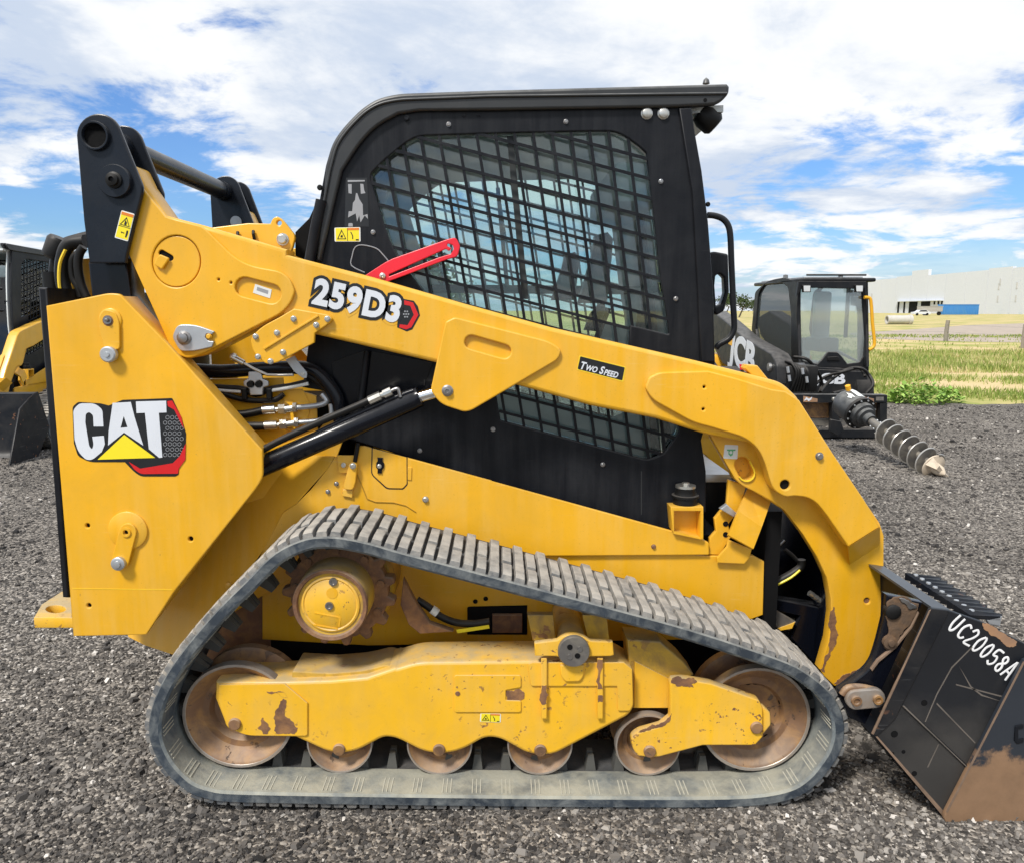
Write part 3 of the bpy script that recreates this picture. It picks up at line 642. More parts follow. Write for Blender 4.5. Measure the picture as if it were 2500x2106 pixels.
plate('access_door_hinge', '6:1455,1440 1485,1442 1483,1532 1455,1530', .368, .006, M['yellow'], chassis, .0015)
plate('access_door_handle', '6:1238,1370 1278,1372 1275,1395 1288,1415 1285,1445 1272,1460 1270,1485 1238,1485 1240,1455 1228,1440 1230,1410 1240,1395', .364, .006, M['black_gloss'], chassis, .002)
bolt(*q1('6', 1252, 1432), .364, 6, chassis)
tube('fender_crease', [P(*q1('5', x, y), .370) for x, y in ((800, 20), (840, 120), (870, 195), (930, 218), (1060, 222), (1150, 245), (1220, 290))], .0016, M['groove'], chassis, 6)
# rounded cab mount at the front with rubber isolator
plate('cab_mount', ['E:1285,255 1522,255 1522,490 1300,430', 'E:1312,285 1312,440 1500,480 1500,285'], .355, .06, M['yellow'], chassis, .003, True)
plate('cab_mount_back', 'E:1300,270 1510,270 1510,480 1300,430', .408, .006, M['yellow'], chassis, .001)
pm = P(*q1('E', 1388, 245), .40); k = RW(1672, 1230, .40, 1/2.94)
lathe('isolator', pm, [(0, 85*k), (30*k, 88*k), (62*k, 85*k), (65*k, 97*k), (80*k, 97*k), (84*k, 78*k), (130*k, 70*k), (133*k, 71*k), (150*k, 69*k), (152*k, 20*k), (165*k, 18*k), (165*k, 0)], M['hose'], chassis, 28, 'Z', True)
lathe('isolator_cap', pm, [(134*k, 72*k), (151*k, 71*k), (152*k, 0)], M['zinc'], chassis, 24, 'Z'); lathe('isolator_bolt', pm, [(150*k, 26*k), (170*k, 26*k), (170*k, 0)], M['zinc'], chassis, 6, 'Z')
# front stop bracket
plate('stop_bracket', 'E:1700,60 1830,100 1780,280 1700,380 1720,470 1640,600 1560,595 1565,480 1610,430 1600,340 1690,230', .39, .02, M['yellow'], chassis, .003, True)
plate('stop_foot', 'E:1700,490 1870,560 1850,625 1815,665 1620,655 1620,620 1690,540', .365, .012, M['yellow'], chassis, .003)
a = [P(*q1('E', x, y), Y) for x, y, Y in ((1840, 120, .40), (2010, 200, .40), (1940, 400, .33), (1770, 280, .33), (1700, 455, .325), (1880, 555, .325))]
poly('stop_fold', [a[0], a[1], a[2], a[3], a[4], a[5]]+[p+Vector((0, .014, -.006)) for p in a], [(0, 1, 2, 3), (3, 2, 5, 4), (9, 8, 7, 6), (10, 11, 8, 9), (0, 3, 9, 6), (3, 4, 10, 9), (1, 7, 8, 2), (2, 8, 11, 5), (4, 5, 11, 10), (0, 6, 7, 1)], M['yellow'], chassis, 0, True)
plate('stop_pad', 'E:1690,235 1760,300 1740,330 1640,270', .36, .02, M['galv'], chassis, .003)
for x, y in ((1680, 375), (1680, 452)): lathe('bracket_hole', P(*q1('E', x, y), .389), [(0, .009), (-.0012, .009), (-.0012, 0)], M['dark_inside'], chassis, 14)
# tie-down lug behind
z0 = P(*q1('3', 245, 1060), .22).z; lug = [PZ(*q1('3', x, y), z0) for x, y in ((242, 1048), (300, 950), (445, 858), (520, 870), (520, 1048))]
me = curve_mesh([[(p.x, p.y) for p in lug], [(p.x, p.y) for p in (PZ(*q1('3', 400+72*math.cos(t*.393), 985+28*math.sin(t*.393)), z0) for t in range(16))]], .034, .003); me.transform(Matrix.Translation((0, 0, z0-.017)))
link('tie_down_lug', me, M['yellow_worn'], chassis, 35, True)
# ---- rear door (radiator grille seen on edge)
rdoor = plate('rear_door', '2:272,152 336,155 3:495,908 447,905', .215, 2*YC-.43, M['cab_black'], LD, .006)
# ---- rear upright with logo
up = plate('rear_upright', ['2:330,285 640,222 780,193,60 860,200,60 950,295 1215,570 1884,1318,25 3:1886,40,25 1845,112,40 1250,862 1050,1172,22 525,1182', circ(*q1('2', 788, 530), 3.5, 10), circ(*q1('3', 628, 389), 5.5, 14), circ(*q1('3', 1368, 485), 6, 14), circ(*q1('3', 638, 962), 5.5, 14)], .20, .014, M['yellow'], LD, .0035, True)
for z, x, y in (('3', 628, 389), ('3', 1368, 485), ('3', 638, 962)): lathe('hole_back', P(*q1(z, x, y), .2125), [(0, .012), (-.002, .012), (-.002, 0)], M['dark_inside'], up, 12)
plate('upright_box', '2:360,300 860,215 940,310 1200,600 1840,1330 3:1820,80 1040,1140 560,1150', .2142, .12, M['yellow'], up, .01)
plate('seam_line', '3:520,838 1240,846 1236,850 520,842', .1992, .001, M['decal_amber'], up, 0)
lathe('boss', P(*q1('2', 795, 385), .20), [(0.001, .030+.004), (-.004, .032), (-.006, .028), (-.006, 0)], M['yellow'], up, 28)
plate('retainer_plate', '2:705,370,70 745,305,60 825,330,60 855,400,40 858,600,30 750,600,20 715,470', .190, .009, M['yellow'], up, .002)
lathe('grease_fitting', P(*q1('2', 775, 387), .190), [(0.001, .012), (-.004, .012), (-.004, .006), (-.012, .005), (-.014, 0)], M['steel'], up, 12)
lathe('retainer_stain', P(*q1('2', 775, 392), .1899), [(0, .016), (-.0006, .0155), (-.0006, 0)], M['rust'], up, 12)
lathe('stop_roller', P(*q1('2', 792, 632), .19), [(0.002, .022), (-.016, .023), (-.020, .019), (-.020, .008), (-.024, .007), (-.024, 0)], M['galv'], up, 24)
lathe('boss', P(*q1('3', 922, 420), .20), [(0.001, .058), (-.006, .058), (-.008, .055), (-.008, 0)], M['yellow'], up, 40)
plate('retainer_plate', [slot(*q1('3', 915, 435), *q1('3', 862, 640), 21), circ(*q1('3', 905, 437), 5, 12)], .184, .009, M['yellow'], up, .002)
lathe('retainer_ring', P(*q1('3', 905, 435), .184), [(0.001, .0145), (-.004, .0145), (-.004, .008), (0.001, .008)], M['yellow'], up, 20, ring=True)
lathe('hole_back', P(*q1('3', 905, 437), .19), [(0, .009), (-.001, .009), (-.001, 0)], M['dark_inside'], up, 12)
lathe('stop_roller', P(*q1('3', 858, 655), .184), [(0.002, .0205), (-.012, .0205), (-.014, .018), (-.014, .011), (-.020, .010), (-.022, 0)], M['galv'], up, 24)
plate('paint_loss', '3:850,415 858,420 868,450 850,480 838,495 848,460', .1992, .001, M['rust'], up, 0)
# logo decal
lg = plate('logo_backing', '2:520,1010,40 560,975,30 720,985 780,1000 880,960 1235,947,12 1300,1080 1335,1200 1330,1380 1285,1450 1282,1490,10 1262,1505,8 1010,1505,40 960,1470,20 895,1402 640,1402,60 560,1360,50 530,1270', .1988, .0012, M['decal_black'], up, 0)
plate('logo_letter', '2:525,1030,60 570,985,50 680,985,60 735,1030,50 742,1150 672,1150 668,1070,30 640,1045,30 615,1060,30 612,1120 640,1290,30 660,1315,20 672,1280,10 662,1222 745,1215 752,1275 730,1330 665,1385,20 620,1388,60 560,1330,60 535,1240', .1976, .0012, M['decal_white'], up, 0)
plate('logo_letter', ['2:808,982 938,975 965,1080 1028,1285 890,1192 775,1285 780,1180 800,1040', Q('2:888,1075 865,1160 915,1155')], .1976, .0012, M['decal_white'], up, 0)
plate('logo_letter', '2:975,972 1192,966 1195,1050 1140,1052 1165,1370 1142,1372 1068,1310 1040,1052 980,1055', .1976, .0012, M['decal_white'], up, 0)
plate('logo_triangle', '2:890,1208 1112,1372 700,1385', .1976, .0012, M['decal_yellow'], up, 0)
plate('logo_swoosh', '2:1200,970 1235,965 1300,1080 1318,1165 1250,1030 1205,1005', .1976, .0012, M['decal_red'], up, 0)
plate('logo_swoosh', '2:925,1402 1005,1450 1240,1410 1290,1360 1332,1270 1330,1385 1282,1450 1278,1485 1010,1488,40 965,1455', .1976, .0012, M['decal_red'], up, 0)
bm = bmesh.new(); hx = []
for i in range(8):
    for j in range(4+(1 if i % 2 else 0)):
        u, v = q1('2', 1185+j*34+(0 if i % 2 else 17), 1085+i*38); hx.append((u, v))
loops = []
me_all = bmesh.new()
for u, v in hx:
    if u > 1318/2.94 or (u > q1('2', 1290, 0)[0] and not q1('2', 0, 1110)[1] < v < q1('2', 0, 1330)[1]): continue
    me = curve_mesh([[(p.x, p.z) for p in (P(u+5.2*math.cos(k*1.047+.52), v+5.2*math.sin(k*1.047+.52), .1977) for k in range(6))], [(p.x, p.z) for p in (P(u+4.1*math.cos(k*1.047+.52), v+4.1*math.sin(k*1.047+.52), .1977) for k in range(5, -1, -1))]], .0008)
    me.transform(Matrix.Translation((0, .1981, 0)) @ XZ); me_all.from_mesh(me); bpy.data.meshes.remove(me)
link('logo_honeycomb', from_bm(me_all), M['decal_grey'], up)
# ---- rear link (black) and cross tube
BR = '1:548,238 551,208 559,179 573,152 592,129 615,109 641,95 670,85 700,81 730,83 759,90 786,103 810,121 830,144 846,169 857,197 1020,600,20 1020,645,20 905,1110,20 900,1155 640,1155 600,850'
link_o = plate('rear_link', BR, .245, .018, M['link_black'], LD, .004, True)
bw = [P(a.x, a.y, .245) for a in fillet(Q(BR))]
me = curve_mesh([[(p.x, p.z) for p in bw]], .016, .003); me.transform(Matrix.Translation((0, .395, 0)) @ XZ); link('inner_link', me, M['link_black'], link_o, 35, True)
hc = P(*q1('1', 690, 245), .245); kk = RW(236, 335, .245, 1/2.94)
lathe('tube_end', hc, [(.16, 84*kk), (-.012, 84*kk), (-.014, 88*kk), (-.014, 98*kk), (-.010, 102*kk), (.16, 102*kk)], M['link_black'], link_o, 40, mir=True, ring=True)
lathe('tube_lining', hc, [(0, 84*kk), (0, 82*kk), (.12, 82*kk), (.12, 0)], M['dark_inside'], link_o, 24)
tube('cross_tube', [(hc.x, .40, hc.z), (hc.x, 2*YC-.40, hc.z)], 88*kk, M['link_black'], link_o, 36)
for zz in (.41, 2*YC-.46): lathe('tube_collar', (hc.x, zz, hc.z), [(0, 96*kk), (.05, 96*kk), (.055, 88*kk)], M['link_black'], link_o, 36)
pc = P(*q1('1', 835, 570), .245)
lathe('pin_boss', pc, [(.002, 117*kk), (-.012, 117*kk), (-.016, 112*kk), (-.016, 0)], M['link_black'], link_o, 36, mir=True)
lathe('pin_nut', P(*q1('1', 820, 560), .229), [(.001, 58*kk), (-.006, 58*kk), (-.008, 44*kk), (-.018, 42*kk), (-.020, 20*kk), (-.012, 18*kk), (-.012, 0)], M['hose'], link_o, 16, mir=True)
lathe('pin', (pc.x, .25, pc.z), [(0, 60*kk), (.16, 60*kk)], M['steel'], link_o, 20, mir=True)
def warning(par, pts, Y, top=True, tri=None, band=None):
    """yellow pictogram label: white edge, yellow field, orange header, black triangle and figure"""
    q = Q(pts) if isinstance(pts, str) else pts; c = [sum(p[i] for p in q)/4 for i in (0, 1)]
    plate('warning_label', [[(p[0], p[1], 3) for p in q]], Y-.0008, .0012, M['decal_paper'], par, 0)
    ins = [(c[0]+(p[0]-c[0])*.90, c[1]+(p[1]-c[1])*.92, 1) for p in q]; plate('warning_field', [ins], Y-.0014, .0008, M['decal_yellow'], par, 0)
    def at(s, t): 
        a = Vector(ins[0][:2])*(1-s)+Vector(ins[1][:2])*s; b = Vector(ins[3][:2])*(1-s)+Vector(ins[2][:2])*s; r = a*(1-t)+b*t; return (r.x, r.y, 0)
    def shp(nm, st, m, hole=None): plate(nm, [[at(*x) for x in st]]+([[at(*x) for x in hole]] if hole else []), Y-.002, .0006, m, par, 0)
    if top:   # tall label
        shp('warning_header', ((0, 0), (1, 0), (1, .11), (0, .11)), M['decal_orange'])
        shp('warning_triangle', ((.5, .16), (.92, .5), (.08, .5)), M['decal_black'], ((.5, .22), (.17, .475), (.83, .475)))
        shp('warning_mark', ((.45, .28), (.62, .36), (.6, .46), (.42, .46)), M['decal_black']); shp('warning_divider', ((0, .535), (1, .535), (1, .555), (0, .555)), M['decal_black'])
        shp('warning_figure', ((.74, .66), (.86, .64), (.9, .74), (.84, .92), (.74, .92)), M['decal_black']); shp('warning_arrow', ((.3, .77), (.4, .74), (.4, .76), (.6, .76), (.6, .79), (.4, .79), (.4, .81)), M['decal_black'])
    else:
        shp('warning_header', ((.5, 0), (1, 0), (1, .17), (.5, .17)), M['decal_orange'])
        shp('warning_triangle', ((.25, .1), (.45, .86), (.05, .86)), M['decal_black'], ((.25, .24), (.1, .8), (.4, .8)))
        shp('warning_mark', ((.2, .6), (.28, .5), (.3, .72), (.2, .72)), M['decal_black']); shp('warning_figure', ((.62, .3), (.66, .3), (.74, .6), (.74, .85), (.70, .85), (.70, .62)), M['decal_black']); shp('warning_arrow', ((.85, .86), (.98, .86), (.98, .95), (.85, .95)), M['decal_black'])
        shp('warning_divider', ((.49, 0), (.51, 0), (.51, 1), (.49, 1)), M['decal_black'])
warning(link_o, '1:872,775 966,802 918,1000 822,972', .245)
# dark cross member below the link and the hoses behind
plate('tower_box', '1:630,1150 905,1120 930,1300 940,1400 1100,1600 1180,1764 700,1764', .30, .10, M['black_gloss'], chassis, .006)
plate('tower_web', '1:520,1130 640,1120 670,1420 500,1420', .40, .04, M['yellow'], chassis, .003)
for i, (r, Y, pts) in enumerate(((.021, .36, ((610, 1000), (500, 1020), (455, 1110), (445, 1250), (480, 1400), (520, 1480))), (.016, .44, ((640, 960), (560, 980), (470, 1010), (420, 1060), (390, 1200), (400, 1330), (430, 1420))), (.013, .33, ((600, 1040), (570, 1090), (560, 1180), (580, 1300), (620, 1400))), (.010, .35, ((585, 1060), (520, 1130), (520, 1250), (560, 1330), (580, 1400))), (.012, .5, ((650, 985), (580, 1000), (500, 1060), (500, 1200), (540, 1400))))):
    tube('hose', [P(*q1('1', x, y), Y) for x, y in pts], r, M['hose'], chassis, 10, sub=6)
tube('hose_stripe', [P(*q1('1', x, y), .338) for x, y in ((470, 1060), (430, 1160), (425, 1300), (450, 1420))], .005, M['decal_amber'], chassis, 6, sub=6)
lathe('hose_clamp', P(*q1('1', 372, 1300), .42), [(-.035, .026), (.035, .026)], M['hose'], chassis, 14, 'Z'); 
lathe('intake_cap', P(*q1('1', 400, 1060), .42), [(-.03, .02), (-.02, .034), (.03, .036), (.04, .03)], M['hose'], chassis, 16, Vector((.5, 0, 1)))
# ---- lift arm
ARM = ('1:800,470,60 960,440,60 1030,585 1190,812 1262,832 1450,880 2058,1057 7:0,1243 570,1390 1300,1600 1900,1764 B:0,826 480,945 620,985,60 700,1060 725,1085 C:1270,450 1500,790 1612,985 1385,1128 1230,900 1160,812,30 1090,772,30 1000,764 930,772,40 850,722,40 820,640 785,515,40 735,420,40 680,385,30 380,330 0,210 A:1000,1000 500,860 6:1650,690 790,490 640,420 560,350 520,370 2:1470,640 1400,655,60 1340,668,60 1255,632,60 1215,570 1:910,1065 880,900 760,640')
arm = plate('lift_arm', [ARM, slot(*q1('C', 640, 520), *q1('C', 641, 521), .1)] if False else [ARM], .278, .105, M['yellow'], LD, .012, True)
plate('rear_plate', ['1:1022,615 1190,822 1262,842 1445,890 1500,935,40 1730,1163,40 2010,1213,60 6:610,90,30 645,180,60 615,265,40 545,340,20 2:1470,620 1400,650,50 1340,662,50 1262,630,40 1215,565 1:910,1065', circ(*q1('1', 1265, 1142), 60, 36, 64), slot(*q1('1', 1755, 1325), *q1('1', 1948, 1375), 24), circ(*q1('1', 1568, 1272), 3.2, 10), circ(*q1('1', 1657, 1295), 3.2, 10)], .266, .0125, M['yellow'], arm, .0035)
plate('cover_disc', [circ(*q1('1', 1265, 1142), 58, 36, 62), slot(*q1('1', 1160, 1082), *q1('1', 1222, 1118), 7.5)], .270, .0085, M['yellow'], arm, .0025)
plate('cover_slot_back', [slot(*q1('1', 1158, 1080), *q1('1', 1226, 1120), 10)], .2765, .002, M['dark_inside'], arm, 0)
plate('hook_tab', '1:1118,1120 1148,1092,10 1215,1120,14 1160,1200,10 1105,1165,10', .258, .010, M['yellow'], arm, .003)
for x, y in ((1568, 1272), (1657, 1295)): lathe('hole_back', P(*q1('1', x, y), .277), [(0, .006), (-.002, .006), (-.002, 0)], M['rust'], arm, 10)
plate('serial_sticker', '1:1832,1305 1950,1345 1938,1408 1815,1368', .2768, .001, M['decal_paper'], arm, 0)
plate('serial_code', '1:1846,1325 1926,1352 1922,1378 1842,1350', .2764, .0006, M['decal_grey'], arm, 0)
plate('pin_flag', ['2:1235,510,60 1270,420,60 1400,420,40 1540,470,6 1520,490,6 1480,485,15 1470,510,15 1490,535,15 1535,540,6 1520,580,10 1390,610,40 1290,610,60'], .256, .0095, M['galv'], arm, .002)
lathe('pin_nut', P(*q1('2', 1322, 515), .256), [(.001, .021), (-.004, .021), (-.006, .015), (-.014, .014), (-.016, .006), (-.016, 0)], M['steel'], arm, 12)
bolt(*q1('2', 1500, 505), .258, 7, arm, M['yellow'])
# gusset carrying the cylinder rod
GUS = '6:1715,450 1728,400,30 1790,368,30 A:60,374 710,540,60 800,600,80 770,672,40 150,1035,40 100,1046,30 6:1690,990,50 1620,890,40'
plate('cylinder_gusset', [GUS, slot(*q1('A', 150, 545), *q1('A', 385, 612), 17)], .264, .016, M['yellow'], arm, .004, True)
plate('inner_gusset', [GUS], .383, .014, M['yellow'], arm, .003, True)
gp = P(*q1('6', 1742, 893), .264)
lathe('rod_pin', gp, [(.12, .017), (.001, .017), (-.003, .0175), (-.005, .013), (-.012, .012), (-.013, .006), (-.009, .005), (-.009, 0)], M['steel'], arm, 14, mir=True)
# bolted link cover with rib
LC = '6:530,370 640,305,20 890,350,20 915,375,12 900,405,10 790,482 786,550 520,694,40 440,705,60 345,620,60 325,520,70 400,440,30 '
plate('link_cover', [LC], .262, .014, M['yellow'], arm, .003)
plate('cover_rib', '6:418,588 808,348 816,362 426,602', .256, .0065, M['yellow'], arm, .002)
for x, y in ((638, 378), (880, 378), (800, 422), (518, 478), (365, 505), (382, 650), (472, 683), (562, 617)): bolt(*q1('6', x, y), .262, 7.5, arm)
# elbow plate and lower leg
ELB = 'A:1398,875,40 1425,800,50 1500,762,50 1850,752 2058,806 B:540,1030 640,1045 740,1110 C:1270,452 1500,792 1612,985 1385,1128 1230,900 1160,812,30 1090,772,30 1000,764 930,772,40 850,722,40 820,640 785,515,40 735,420,50 640,345,60 400,272 A:1740,1120,30 1450,958,40'
plate('elbow_plate', [ELB, circ(*q1('C', 932, 685), 12, 20), circ(*q1('C', 345, 145), 3.5, 10), circ(*q1('A', 1822, 868), 3.5, 10)], .262, .0165, M['yellow'], arm, .004)
lathe('hole_back', P(*q1('C', 932, 685), .2745), [(0, .019), (-.002, .019), (-.002, 0)], M['dark_inside'], arm, 14)
for z, x, y in (('C', 345, 145), ('A', 1822, 868)): lathe('hole_back', P(*q1(z, x, y), .2745), [(0, .006), (-.002, .006), (-.002, 0)], M['dark_inside'], arm, 10)
bolt(*q1('C', 1176, 478), .262, 10, arm, M['steel'])
w = [P(*q1('C', 1385, 1128), .262), P(*q1('C', 1612, 985), .262), P(*q1('C', 1612, 1115), .338), P(*q1('C', 1395, 1258), .338), P(*q1('C', 1375, 1110), .338), P(*q1('C', 1600, 960), .338)]
poly('elbow_end', w, [(0, 1, 2, 3), (0, 3, 4), (1, 5, 2), (0, 4, 5, 1), (3, 2, 5, 4)], M['yellow'], arm, 0, True)
LEG = 'C:395,335 570,640 625,692,40 700,728 830,800 930,870 1060,1040 1160,1200 1230,1350 1258,1500 1262,1600 D:1262,0 1240,180 1180,390 1210,440 1290,515,20 1480,405 1545,320 1580,235 1612,130 1635,10 C:1640,1400 1642,1050 1612,960 1300,500 900,250 600,250'
plate('lower_leg', [LEG, slot(*q1('C', 625, 540), *q1('C', 655, 600), 19), circ(*q1('C', 1520, 1517), 7, 14)], .338, .045, M['yellow'], arm, .004, True)
plate('leg_wear', 'I:655,950 690,900 700,960 715,1050 735,1170 715,1230 690,1290 660,1330 640,1400 610,1460 600,1530 560,1500 600,1380 640,1250 655,1130', .3372, .001, M['rust'], arm, 0)
plate('leg_wear', 'I:690,1640 760,1570 850,1540 920,1500 980,1470 1040,1390 1065,1300 1090,1250 1075,1330 1030,1440 990,1495 860,1575 730,1660', .3372, .001, M['rust'], arm, 0)
lathe('leg_hole_back', P(*q1('C', 1520, 1517), .345), [(0, .012), (-.002, .012), (-.002, 0)], M['rust'], arm, 12)
tube('slot_rim', [P(*(a[0]+s*1.0, a[1]), .334) for s in (0,) for a in slot(*q1('C', 625, 540), *q1('C', 655, 600), 20)[8:18]], .003, M['decal_amber'], arm, 6)
plate('leg_inner_web', 'C:420,380 560,640 700,728 930,870 1100,1000 1000,700 780,480', .384, .03, M['yellow_worn'], arm, .002)
plate('inspection_sticker', 'C:498,396,8 595,400,8 588,500,8 488,494,8', .3374, .0010, M['decal_paper'], arm, 0)
plate('inspection_mark', ['C:515,430 575,430 575,440 560,440 555,470 540,480 525,465 525,440 515,440', circ(*q1('C', 542, 452), 4, 8)], .3368, .0008, M['decal_green'], arm, 0)
plate('arm_lug', 'B:350,880 365,855,6 440,860,6 520,960 400,930', .30, .05, M['yellow'], arm, .004)
# pivot ear on the rear of the arm
plate('pivot_ear', ['1:1480,905 1780,868 1940,872 1955,835,20 1985,818,25 2020,835,20 2058,880 2120,960,60 2090,1075,50 2040,1120 1560,960', circ(*q1('1', 2002, 867), 6.5, 14)], .40, .02, M['yellow'], arm, .003, True)
bolt(*q1('1', 2030, 985), .40, 15, arm)
for x, y in ((1706, 953), (1818, 945)): tube('grease_line', [P(*q1('1', x, y-20), .395), P(*q1('1', x, y), .388), P(*q1('1', x+8, y+40), .395)], .005, M['hose'], arm, 8)
# lettering
for off, Y, m, nm in ((.19, .2772, M['decal_black'], 'model_number_outline'), (.065, .2762, M['decal_white'], 'model_number')):
    text_on(nm, '259D3', 873, 738, Y, 60, 12.8, m, arm, off, .88, .0008, 0, 1.10)
plate('number_badge', '6:1420,235 1500,250 1530,290 1545,355 1490,455 1450,470 1380,440 1390,300', .2775, .0008, M['decal_black'], arm, 0)
plate('number_badge_red', '6:1430,245 1495,262 1533,350 1482,440 1445,455 1395,440 1400,418 1455,425 1500,350 1475,285 1432,278', .2768, .0008, M['decal_red'], arm, 0)
plate('number_honeycomb', [circ(*q1('6', 1445+12*math.cos(k*1.05)*1.4, 345+16*math.sin(k*1.05)*1.4), 2.2, 6) for k in range(6)]+[circ(*q1('6', 1445, 345), 2.2, 6)], .2769, .0006, M['decal_grey'], arm, 0)
plate('speed_badge_edge', 'A:925,640,8 1258,722,8 1240,832,8 905,745,8', .2774, .0010, M['decal_amber'], arm, 0)
plate('speed_badge', 'A:932,648,6 1250,728,6 1232,820,6 912,738,6', .2766, .0010, M['decal_black'], arm, 0)
o_ = P(*q1('A', 928, 738), .2758); kb = RW(*q1('A', 1080, 730), .2758, 1.0); cur = 0.0
for s_, h, gap in (('T', 18.0, .6), ('WO', 13.5, 5.5), ('S', 18.0, .8), ('PEED', 13.5, 0)):
    me = text_mesh(s_, h*kb/.70, .045*h*kb, .0006, .80, .2); vx = [q.co.x for q in me.vertices]; vy = [q.co.y for q in me.vertices]
    me.transform(Matrix.Translation((cur-min(vx), -min(vy), 0))); cur += max(vx)-min(vx)+gap*kb
    me.transform(Matrix.Translation(o_) @ Matrix.Rotation(math.radians(14), 4, 'Y') @ XZ); link('speed_badge_text', me, M['decal_white'], arm, 20)
# ---- lift cylinder
c0, c1 = P(*q1('6', 300, 1480), .325), P(*q1('6', 1545, 938), .325); d = (c1-c0).normalized()
cyl = lathe('lift_cylinder', c0, [(0, .033), ((c1-c0).length-.02, .033), ((c1-c0).length-.018, .0315), ((c1-c0).length, .0315), ((c1-c0).length, .02)], M['black_gloss'], LD, 32, d, True)
lathe('piston_rod', c1, [(0, .020), (.035, .020), ((gp+Vector((0, .06, 0))-c1).length, .020)], M['chrome'], cyl, 24, (Vector((gp.x, .325, gp.z))-c1), True)
tube('cylinder_line', [P(*q1('6', x, y), .31) for x, y in ((1500, 895), (1350, 950), (1000, 1105), (800, 1200))], .009, M['black_gloss'], cyl, 10)
tube('cylinder_hose', [P(*q1('6', x, y), .30) for x, y in ((395, 1325), (600, 1220), (900, 1085), (1100, 1000), (1190, 958))], .011, M['hose'], cyl, 12, sub=5)
hp = [P(*q1('6', x, y), .30) for x, y in ((1180, 965), (1262, 928), (1285, 920), (1340, 895), (1360, 885), (1385, 880), (1395, 900), (1405, 940))]
for nm, i, j, r in (('hose_ferrule', 0, 1, .0145), ('hose_neck', 1, 2, .009), ('hose_nut', 2, 3, .014)): tube(nm, [hp[i], hp[j]], r, M['zinc'], cyl, 10 if r < .0142 else 8, 30)
tube('elbow_line', hp[3:], .006, M['steel'], cyl, 8, sub=4)
# ---- hydraulic plumbing under the arm
tank = tube('hydraulic_lines', [P(*q1('J', x, y), .41) for x, y in ((-120, 260), (300, 285), (800, 250), (1300, 240), (1500, 330), (1700, 600), (1750, 900))], .022, M['black_gloss'], LD, 12, sub=4)
def hl(nm, pts, Y, r, m, sub=4, seg=8): return tube(nm, [P(*q1('J', x, y), Y) for x, y in pts], r, M[m], tank, seg, sub=sub)
hl('hydraulic_hose', ((100, 470), (350, 485), (560, 500), (720, 560), (900, 500), (1150, 460), (1350, 410)), .40, .010, 'hose'); hl('hydraulic_hose', ((180, 500), (500, 610), (720, 640), (950, 630), (1060, 560)), .40, .009, 'hose')
hl('hose_sleeve', ((190, 500), (360, 518), (540, 530)), .392, .005, 'decal_paper'); hl('hose_sleeve', ((910, 515), (1130, 480), (1360, 432)), .392, .006, 'decal_paper')
hl('hydraulic_hose', ((1360, 330), (1500, 420), (1620, 540), (1700, 700)), .41, .012, 'hose')
hl('hydraulic_hose', ((380, 810), (600, 800), (820, 755)), .40, .013, 'hose'); hl('hydraulic_hose', ((480, 880), (600, 940), (840, 945)), .40, .013, 'hose')
for pts in (((808, 752), (955, 742)), ((832, 940), (978, 935))): hl('hose_ferrule', pts, .40, .0145, 'zinc', 0, 12)
for pts in (((955, 742), (1000, 742)), ((978, 935), (1018, 930))): hl('hose_neck', pts, .40, .008, 'zinc', 0)
for pts in (((1000, 745), (1080, 742)), ((1018, 928), (1098, 924)), ((1176, 725), (1222, 722)), ((1195, 905), (1245, 902))): hl('hose_nut', pts, .40, .0165, 'zinc', 0, 6)
for pts in (((1080, 742), (1180, 730)), ((1098, 924), (1200, 908))): hl('hose_union', pts, .40, .012, 'zinc', 0)
hl('steel_line', ((1222, 722), (1420, 705), (1540, 680), (1580, 640), (1520, 560)), .40, .0085, 'galv', 5); hl('steel_line', ((1245, 902), (1480, 880), (1580, 840), (1640, 800), (1630, 680)), .40, .0085, 'galv', 5)
plate('bulkhead_tab', 'J:1075,655 1175,660 1165,700 1170,760 1190,860 1215,960 1185,985 1150,930 1140,800 1125,690', .395, .008, M['yellow'], tank, .001)
plate('hose_clamp', ['J:625,290,20 780,285,20 800,375 870,400,30 875,460,30 810,480 800,570 650,575 635,485 570,465,30 570,400,30 625,375', circ(*q1('J', 662, 440), 8, 12), circ(*q1('J', 762, 436), 8, 12)], .375, .012, M['galv'], tank, .003)
for x in (662, 762): lathe('clamp_bolt', P(*q1('J', x, 438), .385), [(0, .012), (-.014, .010), (-.014, 0)], M['hose'], tank, 12)
for x in (575, 877): plate('line_clip', f'J:{x-35},490,10 {x+35},490,10 {x+32},630,10 {x-32},630,10', .382, .02, M['hose'], tank, .004)
hl('control_rod', ((560, 175), (700, 255), (860, 325), (1000, 330), (1180, 325)), .37, .0045, 'zinc', 0); hl('rod_end', ((430, 105), (575, 185)), .37, .0095, 'zinc', 0, 10)
lathe('rod_ball', P(*q1('J', 450, 105), .37), [(-.008, .004), (-.006, .011), (.006, .011), (.008, .004)], M['zinc'], tank, 14)
plate('control_lever', 'J:1080,140 1190,95 1260,200 1345,300,30 1340,370,20 1290,365,15 1190,290', .345, .006, M['galv'], tank, .001); bolt(*q1('J', 1292, 315), .345, 5, tank)
plate('belly_skid', '6:420,1330 805,1175 828,1195 420,1385', .40, .01, M['yellow'], tank, .001)
